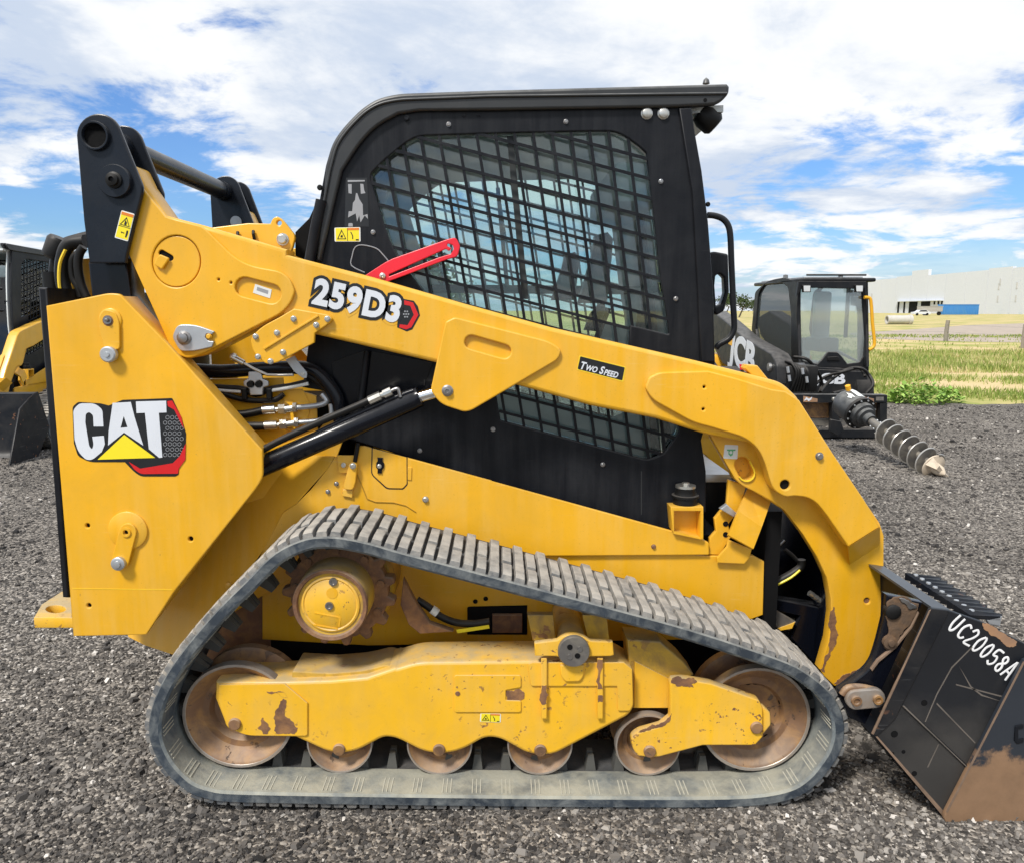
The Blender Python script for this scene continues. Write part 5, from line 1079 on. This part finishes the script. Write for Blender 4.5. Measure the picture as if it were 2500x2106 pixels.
me = curve_mesh([teeth], .045, .006); me.transform(Matrix.Translation((0, .19, 0)) @ XZ); spro = link('sprocket', me, M['rust'], LD, 30, True)
for k in range(9): t = 2*math.pi*(k+.3)/9; lathe('sprocket_bolt', (sc_.x+325*kd*math.cos(t), .167, sc_.z+325*kd*math.sin(t)), [(.001, .013), (-.009, .012), (-.009, 0)], M['rust'], spro, 8)
lathe('drive_housing', (sc_.x, .22, sc_.z), [(0, 380*kd), (.02, 400*kd), (.17, 400*kd)], M['yellow_muddy'], drum, 36, mir=True)
plate('guard_ledge', '5:330,1430,20 600,1445 850,1425,60 1000,1385,60 1060,1400 868,1482 618,1502 330,1510', .115, .13, M['yellow_muddy'], frame, .004)
plate('lower_gusset', '5:1130,770 1230,960 1320,1090 1490,1150 1250,1165 1170,1100 1110,960', .22, .03, M['rust'], frame, .003)
tube('drive_hose', [P(*q1('5', x, y), .26) for x, y in ((1230, 920), (1310, 970), (1400, 1040), (1520, 1085), (1650, 1090), (1750, 1075))], .012, M['hose'], frame, 10, sub=4)
tube('hose_band', [P(*q1('5', 1335, 985), .255), P(*q1('5', 1375, 1015), .255)], .0145, M['decal_paper'], frame, 10); plate('caution_strip', '5:1510,1135 1745,1100 1750,1125 1520,1160', .25, .004, M['decal_yellow'], frame, 0)
plate('bay_opening', '5:1590,970,15 2020,960 2020,1170 1590,1170', .383, .002, M['dark_inside'], frame, 0); plate('bay_block', '5:1770,1030 1985,1030 1985,1160 1770,1160', .36, .02, M['rust'], frame, .003)
for x, y in ((1648, 932), (1722, 912)): lathe('bracket_hole', P(*q1('5', x, y), .3855), [(0, .008), (-.001, .008), (-.001, 0)], M['dark_inside'], frame, 12)
# ---- things between the arms at the front: tilt cylinder, hoses, coupler
coup = plate('coupler', 'G:300,150 560,140 330,800 250,830 250,560', .41, .05, M['black_gloss'], LD, .006, True)
box('coupler_face', (P(*q1('I', 420, 900), .6).x, .42, .16), (P(*q1('I', 640, 900), .6).x, 2*YC-.42, .74), M['black_gloss'], coup, .01)
tc0, tc1 = P(*q1('I', -200, 850), .55), P(*q1('I', 560, 960), .55)
tilt = tube('tilt_cylinder', [tc0, tc1], .04, M['black_gloss'], LD, 20, mir=True)
box('front_frame', (P(1840, 1400, .5).x, .40, .25), (P(1875, 1400, .5).x, 2*YC-.40, .80), M['dark_inside'], LD)
box('front_step', (P(1720, 1180, .5).x, .52, P(1730, 1180, .5).z), (P(1790, 1180, .5).x, 2*YC-.52, P(1730, 1160, .5).z), M['galv'], LD, .004)
plate('front_cross_plate', 'I:-200,760 640,930 660,940 660,1400 560,1500 280,1200 370,990 -100,880', .46, .03, M['black_gloss'], LD, .003)
fr = tube('front_hose', [P(*q1('I', x, y), .44) for x, y in ((-40, 760), (150, 660), (280, 590), (370, 520), (380, 450))], .014, M['hose'], LD, 10, sub=4)
tube('hose_stripe', [P(*q1('I', x, y), .425) for x, y in ((-40, 790), (150, 690), (280, 620), (365, 550))], .004, M['decal_yellow'], fr, 6, sub=3)
tube('front_line', [P(*q1('I', x, y), .45) for x, y in ((0, 345), (80, 340), (150, 320), (215, 262))], .006, M['steel'], fr, 8, sub=3); tube('front_line', [P(*q1('I', x, y), .45) for x, y in ((220, 355), (280, 400), (360, 480))], .007, M['hose'], fr, 8)
lathe('front_fitting', P(*q1('I', 70, 440), .42), [(.03, .018), (-.01, .018), (-.012, .010), (-.012, 0)], M['steel'], fr, 12); lathe('front_fitting', P(*q1('I', 55, 590), .42), [(.03, .016), (-.01, .016), (-.01, 0)], M['galv'], fr, 8)
for x, y in ((470, 780), (510, 810), (550, 840)): lathe('line_coupler', P(*q1('I', x, y), .45), [(-.008, .010), (.008, .010)], M['zinc'], fr, 12, Vector((.8, 0, -.5)))
plate('step_tread', 'I:40,880 330,1050 270,1130 150,1110 20,960', .44, .02, M['auger_steel'], fr, .003); plate('step_edge', 'I:150,1110 290,1060 320,1045 290,1110 180,1130', .435, .004, M['yellow_worn'], fr, .001)
# ---- far side of the machine: mirror every part marked for it
def mirror_far(root):
    MIR = {}; objs = [o for o in bpy.data.objects if o.get('mir')]
    def order(o): return 0 if o.parent is root else 1
    cache = {}
    for o in sorted(objs, key=order):
        if o.name.startswith('tread_bar'): me = o.data
        else:
            me = o.data.copy(); me.transform(Matrix.Scale(-1, 4, (0, 1, 0))); me.flip_normals()
        c = bpy.data.objects.new(o.name.split('.')[0], me); COL.objects.link(c); MIR[o.name] = c
        w = wl(o).copy(); w.y = 2*YC-w.y; WL[c.name] = w
        if o.get('kind'): c['kind'] = o['kind']
        p = MIR.get(o.parent.name, o.parent); c.parent = p; c.location = w-wl(p); c.rotation_euler = o.rotation_euler
    for o in objs: del o['mir']
mirror_far(LD)

# ------------------------------------------------------------------ bucket
BY0, BY1 = -.05, 1.73
bc = P(*q1('G', 1015, 1632), BY0)
BK = thing('loader_bucket', 'black steel bucket with rusty lip marked UC20058A on the loader', 'bucket', (bc.x+.2, YC, 0))
plate('shell', 'G:1000,335 1040,346 1050,960,80 1090,1480,80 1180,1590 2000,1612 2000,1634 1015,1634 985,1585 962,1545 1022,1500,60 1012,960,80', BY0+.018, BY1-BY0-.036, M['bucket_black'], BK, .003)
SIDE = 'G:930,332 1035,345 1230,412 1600,600 2000,1634 1015,1634,8 1000,1572 575,1092'
side = plate('side_plate', SIDE, BY0, .016, M['bucket_side'], BK, .003)
sw = [P(a.x, a.y, BY0) for a in fillet(Q(SIDE))]; me = curve_mesh([[(p.x, p.z) for p in sw]], .016, .003); me.transform(Matrix.Translation((0, BY1-.008, 0)) @ XZ); link('side_plate', me, M['bucket_black'], BK, 35)
plate('side_cutter', 'G:1012,1560 1485,645 1600,600 2000,1634 1015,1634,8 1000,1590', BY0-.016, .0155, M['cutter'], BK, .003)
plate('embossed_letter', ['G:1430,1040,12 1482,1030 1482,1055 1450,1062 1450,1120 1482,1115 1482,1140 1440,1150,12 1425,1130'], BY0-.020, .005, M['bucket_black'], BK, .002)
plate('back_flange', 'G:908,330 1032,345 1020,372 705,1000 600,1098 566,1092', BY0-.006, .0055, M['bucket_black'], BK, .003)
plate('flange_edge', 'G:912,345 925,338 578,1096 567,1090', BY0-.009, .009, M['edge_worn'], BK, .003)
plate('side_rib', 'G:742,915 760,912 1145,1280 1138,1292', BY0-.006, .0055, M['bucket_black'], BK, .002)
plate('bottom_edge_wear', 'G:588,1105 597,1100 1000,1555 1005,1575 988,1578', BY0-.0012, .001, M['edge_worn'], BK, 0)
plate('rib_wear', 'G:750,920 760,917 1140,1284 1136,1288', BY0-.0072, .001, M['scratch'], BK, 0)
plate('cutter_edge_wear', 'G:1012,1556 1478,650 1488,655 1022,1564', BY0-.0172, .001, M['edge_worn'], BK, 0)
plate('top_edge_wear', 'G:1235,418 1290,435 1400,505 1440,530 1435,555 1395,565 1340,520 1240,455', BY0-.0012, .001, M['bucket_rust'], BK, 0)
for x, y, r in ((700, 1088, 9), (820, 1326, 7), (755, 1195, 5), (880, 900, 8), (700, 1230, 4), (690, 1205, 4)): lathe('side_hole', P(*q1('G', x, y), BY0), [(.001, r*.00115), (-.0008, r*.00115), (-.0008, 0)], M['dark_inside'], BK, 14)
for s in ('G:1170,560 1174,564 1050,690 960,850 890,1015 884,1015 955,846 1045,684', 'G:1072,786 1350,858 1350,866 1072,794', 'G:1092,680 1165,800 1230,850 1340,890 1225,858 1158,806', 'G:958,900 1190,1140 1186,1146 954,908', 'G:965,1150 970,1152 905,1290 898,1290'): plate('scratch_mark', s, BY0-.0008, .0008, M['scratch'], BK, 0)
# ear on the bucket's back that the loader's coupler locks into
ear = plate('mount_ear', 'G:872,296 655,250 648,400 610,560,40 565,690,60 372,835,20 375,880 430,992 525,1036', 0.0, .035, M['black_gloss'], BK, .004)
plate('ear_rim', 'G:560,698 600,640 700,560 800,440 845,350 852,360 810,450 712,572 610,656 568,712', -.008, .010, M['edge_worn'], ear, .002)
plate('ear_mud', 'G:700,265 850,305 835,360 790,440 730,520 660,590 640,560 660,430 655,300', -.006, .006, M['mud'], ear, .002)
plate('ear_mud', 'G:730,270 790,285 840,330 800,340 760,300', -.010, .004, M['steel'], ear, .002)
lathe('ear_pin', P(*q1('G', 670, 530), -.004), [(.02, .02), (-.008, .02), (-.010, .010), (-.016, .009), (-.016, 0)], M['mud'], ear, 16); lathe('ear_cap', P(*q1('G', 690, 350), -.006), [(.02, .020), (-.006, .022), (-.010, .016), (-.010, 0)], M['hose'], ear, 20)
plate('latch_link', [slot(*q1('G', 470, 885), *q1('G', 590, 875), 24)], -.030, .018, M['rim_steel'], ear, .004)
for x, r in ((468, .015), (598, .014)): lathe('latch_bolt', P(*q1('G', x, 885 if x < 500 else 878), -.030), [(.001, r), (-.008, r), (-.008, r*.6), (-.003, r*.55), (-.003, 0)], M['rust_wheel'], ear, 12)
tube('latch_spring', [P(*q1('G', x, y), -.012) for x, y in ((385, 850), (420, 810), (500, 805), (590, 825))], .010, M['rust_wheel'], ear, 10, sub=4)
zr = P(*q1('G', 915, 330), BY0).z
plate('top_rail', 'G:925,322 1032,337 1032,352 925,338', BY0+.016, BY1-BY0-.032, M['rail'], BK, .002)
# serrated step along the top
sa, sb = P(*q1('G', 1205, 412), BY0), P(*q1('G', 1350, 428), BY0+.03); nst = 10; vv = []; ff = []
for i in range(nst*2+1):
    y = -.01+(.34)*i/(nst*2); j = .016 if i % 2 else 0
    vv += [(sa.x-j, y, sa.z+.004+(.012 if i % 2 else 0)), (sb.x+j, y, sb.z+.02), (sb.x+j, y, sb.z+.008), (sa.x-j, y, sa.z-.008)]
for i in range(nst*2):
    for k in range(4): ff.append((4*i+k, 4*i+(k+1) % 4, 4*i+4+(k+1) % 4, 4*i+4+k))
e = 4*nst*2; ff += [(0, 1, 2, 3), (e, e+1, e+2, e+3)]
poly('serrated_step', vv, ff, M['bucket_black'], BK, 0)
for i in range(9):
    y = .01+.30*i/8; lathe('step_stud', ((sa.x*.8+sb.x*.2), y, sa.z*.8+sb.z*.2+.012), [(0, .008), (.004, .007), (.004, 0)], M['galv'], BK, 8, 'Z')
plate('step_end', 'G:1255,400 1350,380 1340,440 1270,425', BY0+.04, .01, M['galv'], BK, .002)
# handwritten unit number in white paint pen
def hand(chars, pen=.0033):
    """strokes on the side plate; the line runs down along the bucket"""
    a = P(*q1('G', 1078, 425), BY0); b = P(*q1('G', 1395, 705), BY0); d = (b-a); st = d.length/7; d.normalize(); upv = Vector((-d.z, 0, d.x)) if d.x > 0 else Vector((d.z, 0, -d.x)); H = .052
    G = {'U': [[(-.35, .5), (-.38, -.1), (-.15, -.5), (.15, -.3), (.22, .5)]], 'C': [[(.35, .35), (.0, .45), (-.3, .1), (-.2, -.4), (.15, -.5), (.4, -.3)]], '2': [[(-.35, .25), (-.1, .5), (.2, .35), (.1, 0), (-.3, -.5), (.4, -.45)]],
         '0': [[(.0, .5), (-.3, .1), (-.2, -.4), (.1, -.45), (.3, -.05), (.2, .4), (.0, .5)]], '5': [[(.35, .5), (-.2, .45), (-.25, .05), (.15, .1), (.3, -.25), (.0, -.5), (-.3, -.35)]], '8': [[(.2, .4), (-.1, .5), (-.25, .25), (.2, -.15), (.15, -.5), (-.2, -.45), (-.25, -.15), (.2, .15), (.2, .4)]], 'A': [[(-.35, -.5), (-.05, .45), (.05, .5), (.35, -.55)], [(-.3, -.1), (.3, -.15)]]}
    for i, ch in enumerate(chars):
        o = a+d*(st*i); bm = bmesh.new(); s = random.uniform(.9, 1.05)
        for k, stroke in enumerate(G[ch]):
            pts = [o+d*(x*H*.62*s)+upv*(y*H*s)+Vector((0, -.0006-.0004*k, 0)) for x, y in stroke]; tube_bm(bm, catmull(pts, 5), pen, 8)
        me = from_bm(bm); me.transform(Matrix.Translation((0, BY0, 0)) @ Matrix.Scale(.18, 4, (0, 1, 0)) @ Matrix.Translation((0, -BY0, 0)))
        link('painted_character', me, M['paint_pen'], BK, 60)
hand('UC20058A')

# ------------------------------------------------------------------ second loader (black cab, single boom) and its auger
JY = 7.9
JB = thing('skid_steer_loader', 'black and yellow skid steer loader with glass cab lettered JCB', 'skid steer', (P(2040, 900, JY).x, JY+.9, 0))
def jp(x, y, Y=JY): return P(*q1('B', x, y), Y)
jb = plate('body', 'B:640,900 745,845 1230,880,30 1250,1000 1262,1090 640,1090', JY, 1.7, M['jcb_black'], JB, .04)
x0, x1 = jp(745, 600).x, jp(1225, 600).x; zt = jp(700, 262).z
jc = plate('cab_front', ['B:735,262 1215,272 1232,500 1240,900 1180,880 745,870 722,500', Q('B:752,300,25 1188,308,25 1200,500 1215,770,30 1170,838,30 1085,848 1050,800,30 1015,765,20 945,762,20 900,820,30 870,850 760,822,20 748,600')], JY, .05, M['jcb_black'], JB, .01)
plate('windshield', 'B:745,295 1192,303 1220,780 1180,850 1085,855 750,840', JY+.02, .006, M['windshield'], jc, 0)
plate('latch', 'B:945,800 1020,795,15 1035,825,10 940,825', JY-.02, .03, M['hose'], jc, .005)
X0 = x0-.01
sideq = [jp(740, 262), jp(725, 870)]
b0 = PX(*q1('B', 400, 620), X0)
SIDEP = 'B:738,262 640,228 520,250,60 430,330,60 405,600 430,720 560,770 745,870'
spts = [PX(a.x, a.y, X0) for a in fillet(Q(SIDEP))]; hpts = [PX(a.x, a.y, X0) for a in fillet(Q('B:668,300,30 620,262,30 520,258,60 455,330,60 432,600 450,700 560,745 690,830 690,500'))]
YZ = Matrix(((0, 0, -1, 0), (1, 0, 0, 0), (0, -1, 0, 0), (0, 0, 0, 1)))
def xplate(name, loops, X, th, m, par, bev=.004):
    me = curve_mesh([[(p.y, p.z) for p in lp] for lp in loops], th, bev); me.transform(Matrix(((0, 0, 1, X), (1, 0, 0, 0), (0, 1, 0, 0), (0, 0, 0, 1)))); return link(name, me, m, par, 35)
xplate('cab_side', [spts, hpts], X0, .04, M['jcb_black'], JB, .01); xplate('side_window', [hpts], X0+.01, .006, M['glass_green'], jc, 0)
yb = max(p.y for p in spts)
me = curve_mesh([[(p.y, p.z) for p in spts], [(p.y, p.z) for p in hpts]], .04, .01); me.transform(Matrix(((0, 0, 1, x1+.0), (1, 0, 0, 0), (0, 1, 0, 0), (0, 0, 0, 1)))); link('cab_side', me, M['jcb_black'], JB, 35)
box('cab_roof', (x0-.03, JY-.10, zt), (x1+.03, yb, zt+.05), M['jcb_black'], JB, .02); box('roof_plate', (x0+.05, JY+.1, zt+.05), (x1-.05, yb-.1, zt+.075), M['galv'], JB, .01)
tube('roof_rail', [(x0+.05, JY+.02, zt+.09), (x1-.05, JY+.02, zt+.09)], .012, M['jcb_black'], JB, 8)
for x, z in ((640, 218), (1035, 215)): lathe('roof_beacon', jp(x, 235, JY+.05), [(0, .03), (.04, .03), (.05, 0)], M['steel'], JB, 12, 'Z')
plate('roof_visor', 'B:735,255 1222,258 1218,300 1190,312 765,300 720,365', JY-.10, .05, M['jcb_black'], JB, .006)
for x in (795, 1172): l_ = plate('work_lamp', f'B:{x-30},282,6 {x+30},282,6 {x+28},335,6 {x-28},335,6', JY-.15, .05, M['hose'], JB, .008); plate('lamp_lens', f'B:{x-24},288,4 {x+24},288,4 {x+22},330,4 {x-22},330,4', JY-.154, .004, M['lamp'], l_, .001)
plate('mirror', 'B:1085,320 1145,318 1140,360 1090,365', JY+.1, .02, M['hose'], JB, .004); plate('sun_visor', 'B:1110,360 1190,360 1195,440 1110,430', JY+.15, .02, M['cab_grey'], JB, .004)
box('seat_back', (jp(840, 500, JY+.75).x, JY+.7, jp(840, 700, JY+.75).z), (jp(960, 500, JY+.75).x, JY+.82, jp(840, 330, JY+.75).z), M['cab_grey'], JB, .04)
box('seat_base', (jp(830, 500, JY+.6).x, JY+.3, jp(830, 760, JY+.4).z), (jp(975, 500, JY+.6).x, JY+.82, jp(830, 660, JY+.4).z), M['cab_grey'], JB, .04)
box('rear_post', (jp(1065, 500, yb).x, yb-.05, jp(900, 660, yb).z), (jp(1085, 500, yb).x, yb, zt), M['jcb_black'], JB); box('rear_bulkhead', (x0, yb-.05, .3), (x1, yb, jp(900, 660, yb).z), M['cab_grey'], JB)
tube('grab_rail', [jp(x, y, JY-.05) for x, y in ((1205, 372), (1245, 378), (1256, 430), (1265, 560), (1278, 680), (1272, 725), (1238, 748))], .021, M['jcb_yellow'], JB, 10, sub=4)
plate('lower_panel', 'B:830,885 1225,905 1245,1060 840,1060', JY-.045, .045, M['jcb_black'], JB, .01)
plate('lettering_yellow', 'B:818,920 855,920 855,975 820,975', JY-.05, .006, M['jcb_yellow'], jb, 0); plate('lettering_dot', 'B:828,935 845,935 845,958 828,958', JY-.055, .005, M['decal_black'], jb, 0)
text_on('lettering', 'JCB', *q1('B', 960, 958), JY-.05, 24, 2, M['decal_white'], jb, .06, 1.45, .006)
# boom on the camera side
BX = jp(610, 880, 7.3).x
bpts = [PX(a.x, a.y, BX) for a in fillet(Q('B:640,840,20 600,772 400,660 270,545 170,470 100,520 120,640 240,850 470,960 640,990'))]
boom = xplate('boom', [bpts], BX, .22, M['jcb_black'], JB, .02)
a_, b_ = PX(*q1('B', 300, 745), BX), PX(*q1('B', 470, 850), BX); dd = (b_-a_); me = text_mesh('JCB', .27, .012, .004, 1.0)
ez = Vector((0, 0, 1)); e1 = dd.normalized(); e2 = Vector((1, 0, 0)).cross(e1)*-1
if e2.z < 0: e2 = -e2
mid = PX(*q1('B', 385, 785), BX); k_ = dd.length*1.12/max(1e-6, max(v.co.x for v in me.vertices)-min(v.co.x for v in me.vertices))
me.transform(Matrix(((0, 0, -1, BX-.112), (e1.y*k_, e2.y*k_*.8, 0, mid.y), (e1.z*k_, e2.z*k_*.8, 0, mid.z), (0, 0, 0, 1)))); link('boom_lettering', me, M['decal_white'], boom)
sq = [PX(*q1('B', x, y), BX) for x, y in ((292, 655), (318, 672), (312, 720), (286, 705))]; xplate('boom_badge', [sq], BX-.113, .004, M['jcb_yellow'], boom, 0)
lathe('boom_pin', PX(*q1('B', 597, 872), BX), [(-.14, .05), (-.12, .055), (.3, .055)], M['steel'], boom, 16, 'X'); plate('warning_patch', 'B:310,850 365,860 365,890 315,890', 7.15, .01, M['red'], boom, 0)
for i in range(6): tube('boom_hose', [jp(640+i*9, 830+i*6, 7.2+.02*i), jp(690+i*18, 850+i*5, 7.1), jp(720+i*16, 930, 7.05), jp(680+i*22, 1040, 7.1)], .016, M['hose'], boom, 8, sub=4)
for x, y in ((655, 870), (665, 930), (760, 880), (790, 940)): tube('hose_ferrule', [jp(x, y, 7.02), jp(x+6, y+42, 7.02)], .018, M['galv'], boom, 8)
box('hitch_block', tuple(jp(650, 1050, 7.1)), tuple(jp(810, 850, 7.4)), M['hose'], boom, .02)
for pts in (((890, 1050), (960, 970), (1080, 890), (1180, 880), (1240, 930), (1268, 1000), (1220, 1060)), ((850, 1000), (930, 940), (1060, 905), (1170, 880), (1210, 940)), ((700, 800), (800, 820), (880, 920), (900, 1000), (880, 1060)), ((980, 1060), (1080, 1040), (1140, 1050))): tube('auxiliary_hose', [jp(x, y, JY-.35-.1*(x % 3)) for x, y in pts], .020, M['hose'], JB, 8, sub=5)
bx0, bx1 = jp(560, 1000, JY).x-.4, jp(1262, 1000, JY).x+.06
for xw, nm in ((bx0-.28, 0), (bx1-.34, 1)):
    for yw in (JY+.25, JY+1.35):
        w_ = lathe('wheel', (xw, yw, .36), [(0, .12), (0, .20), (.03, .22), (.02, .32), (.05, .36), (.25, .36), (.28, .32), (.27, .2), (.27, .1)], M['hose'], JB, 28, 'X'); lathe('rim', (xw-.005 if nm == 0 else xw+.24, yw, .36), [(0, .19), (.04, .16), (.04, .05)], M['jcb_yellow'], w_, 20, 'X')
box('engine_cover', (bx0+.1, yb, .35), (bx1-.1, yb+.75, .78), M['jcb_yellow'], JB, .05)
# auger drive and its mounting frame
AY = 6.55
AF = thing('auger_attachment', 'rusty black steel mounting box holding the auger on the black loader', 'attachment', (jp(1050, 1300, AY).x, AY, 0))
plate('top_beam', 'B:700,1066 1372,1070,8 1374,1128,8 700,1128', AY, .12, M['jcb_black'], AF, .008)
plate('end_post', 'B:1322,1128 1372,1128 1368,1312 1318,1305', AY+.01, .10, M['jcb_black'], AF, .006); plate('mid_post', 'B:975,1128 1030,1128 1030,1300 975,1300', AY+.01, .10, M['jcb_black'], AF, .006)
plate('back_panel', 'B:720,1128 1330,1128 1330,1235 720,1235', AY+.13, .02, M['rust_wheel'], AF, .002); plate('back_panel', 'B:780,1240 1330,1245 1330,1290 780,1290', AY+.15, .02, M['auger_steel'], AF, .002)
plate('bottom_beam', 'B:860,1318 1370,1318 1365,1378 880,1378', AY+.02, .14, M['jcb_black'], AF, .008)
plate('cradle', 'B:970,1245,10 1040,1260 1062,1330 1015,1365,10 962,1330', AY-.15, .06, M['jcb_black'], AF, .006)
for x in (820, 1225): plate('maker_plate', f'B:{x-52},1078 {x+50},1098 {x+50},1122 {x-52},1122', AY-.002, .002, M['bucket_rust'], AF, 0); plate('maker_script', f'B:{x-48},1115 {x-30},1088 {x-10},1100 {x+12},1085 {x+5},1105 {x-15},1118 {x-25},1105', AY-.005, .002, M['decal_white'], AF, 0)
plate('maker_patch', 'B:1290,1085 1345,1085 1345,1112 1290,1112', AY-.002, .002, M['auger_steel'], AF, 0)
bolt(*q1('B', 985, 1100), AY, 5, AF); 
a0 = jp(1125, 1165, 5.75); a1 = PZ(*q1('B', 1785, 1640), .03); ax = (a1-a0); AL = ax.length; ax.normalize()
AG = thing('auger', 'earth auger with spiral flights and pale bit pointing at the gravel', 'auger', a1)
dr = lathe('drive_motor', a0, [(-.17, .06), (-.17, .12), (-.13, .145), (.06, .155), (.11, .15), (.13, .13), (.19, .125), (.20, .10), (.23, .095), (.24, .065), (.30, .06)], M['cab_trim'], AG, 28, ax)
lathe('motor_flange', a0, [(.10, .15), (.10, .168), (.135, .168), (.135, .13)], M['hose'], dr, 28, ax)
e1 = ax.orthogonal().normalized(); e2 = ax.cross(e1)
for k in range(12): t = k*math.pi/6; lathe('flange_bolt', a0+ax*.135+(e1*math.cos(t)+e2*math.sin(t))*.15, [(0, .009), (.012, .009)], M['galv'], dr, 6, ax)
tube('motor_fitting', [a0-ax*.08+Vector((-.0, 0, .12)), a0-ax*.08+Vector((-.03, -.02, .20))], .028, M['jcb_yellow'], dr, 8)
def facing(t): return (e1*math.cos(t)+e2*math.sin(t))
best = max((i*.05 for i in range(126)), key=lambda t: facing(t).dot((Vector((-.25, -.75, .6)))))
ls = [a0+(e1*math.cos(t)+e2*math.sin(t))*.157+ax*s for t in (best-.95, best-.65, best-.35) for s in (-.12, .04)]; poly('motor_label', ls, [(0, 1, 3, 2), (2, 3, 5, 4)], M['decal_paper'], dr)
ls = [a0+facing(best+t)*.1585+ax*s for t, s in ((-.16, -.02), (.0, -.08), (.05, -.02), (.22, -.01), (.1, .04), (-.02, .02), (-.12, .05))]; poly('motor_logo', ls, [list(range(7))], M['decal_paper'], dr)
sh = lathe('shaft', a0, [(.28, .04), (.44, .04), (.44, .036), (AL-.12, .036)], M['auger_steel'], AG, 18, ax)
for s in (.34, .39): lathe('cross_bolt', a0+ax*s-e1*.048, [(0, .011), (.096, .011)], M['galv'], sh, 8, e1)
s0, s1, turns, RO = .44, AL-.14, 6.6, .125; nn_ = 230; v = []; f = []; ev = []
for i in range(nn_+1):
    t = i/nn_; s = s0+(s1-s0)*t; an = 2*math.pi*turns*t; u_ = e1*math.cos(an)+e2*math.sin(an); ro = RO*min(1, .55+t*9)
    for r, ds in ((.035, -.004), (ro, -.004), (ro, .004), (.035, .004)): v.append(a0+ax*(s+ds)+u_*r)
    ev.append(a0+ax*s+u_*ro)
for i in range(nn_):
    for k in range(4): f.append((4*i+k, 4*i+(k+1) % 4, 4*i+4+(k+1) % 4, 4*i+4+k))
fl = poly('flight', v, f, M['auger_steel'], AG, 40); tube('flight_edge', ev, .0065, M['flight_edge'], fl, 6)
bt = lathe('bit_collar', a0, [(AL-.16, .05), (AL-.155, .11), (AL-.14, .112), (AL-.12, .05), (AL-.06, .045), (AL-.02, .025), (AL, .004)], M['auger_pale'], AG, 22, ax)
for k in range(2):
    u_ = facing(best+.4+k*math.pi); w_ = ax.cross(u_); q = [a0+ax*(AL-.13)+u_*r+w_*o for r, o in ((.03, -.02), (.11, -.045), (.11, .045), (.03, .02))]+[a0+ax*(AL-.03)+u_*r+w_*o for r, o in ((.03, -.015), (.10, -.02), (.09, .02), (.03, .015))]
    poly('cutting_blade', q, [(3, 2, 1, 0), (4, 5, 6, 7), (0, 1, 5, 4), (1, 2, 6, 5), (2, 3, 7, 6), (3, 0, 4, 7)], M['auger_pale'], bt)

# ------------------------------------------------------------------ third machine: another yellow loader at the left edge, with its own bucket
SKIP = {'bolt', 'logo_letter', 'logo_backing', 'logo_triangle', 'logo_swoosh', 'logo_honeycomb', 'model_number', 'model_number_outline', 'number_badge', 'number_badge_red', 'number_honeycomb', 'speed_badge', 'speed_badge_edge', 'speed_badge_text', 'warning_label', 'warning_field', 'warning_header', 'warning_triangle', 'warning_mark', 'warning_divider', 'warning_figure', 'warning_arrow', 'serial_sticker', 'serial_code', 'lifting_label', 'lifting_diagram', 'painted_character', 'scratch_mark', 'inspection_sticker', 'inspection_mark', 'embossed_letter', 'arm_brace', 'hose', 'hose_stripe', 'paint_loss', 'rear_link', 'bare_patch', 'tape_residue', 'top_edge_wear', 'rib_wear'}
def copy_tree(o, parent, depth=0):
    c = o.copy(); COL.objects.link(c); c.parent = parent
    for ch in list(KIDS.get(o.name, ())):
        if ch.name.split('.')[0] in SKIP: continue
        copy_tree(ch, c, depth+1)
    return c
def depth(o):
    k = 0
    while o.parent: o = o.parent; k += 1
    return k
for o in [x for x in bpy.data.objects if depth(x) == 3]:         # thing > part > sub-part, no deeper
    p = o.parent; o.parent = p.parent; o.location = o.location+p.location
KIDS = {}
for o in list(bpy.data.objects):
    if o.parent: KIDS.setdefault(o.parent.name, []).append(o)
HEAD = -math.pi/2                                # the way it faces
def place(root, off):
    c = copy_tree(root, None); R = Matrix.Rotation(HEAD, 4, 'Z'); rel = root.location-LD.location; p = R @ rel
    c.location = Vector((BGX, BGY, 0))+Vector((p.x, p.y, 0)); c.rotation_euler = (0, 0, HEAD); return c
tip = PZ(22, 1136, 0); lipx = P(*q1('G', 2000, 1634), BY0).x
BGX, BGY = tip.x-(BY1-YC), tip.y+(lipx-LD.location.x)
bg = place(LD, None); bg['label'] = 'yellow track loader half hidden at the left edge, facing the camera'
bb = place(BK, None); bb['label'] = 'clean black bucket resting on gravel at the left edge'
for ch in bb.children:
    if ch.name.split('.')[0] in ('side_cutter', 'flange_edge', 'bottom_edge_wear', 'cutter_edge_wear'):
        ch.data = ch.data.copy(); ch.data.materials.clear(); ch.data.materials.append(M['link_black'])
bpy.context.view_layer.update()
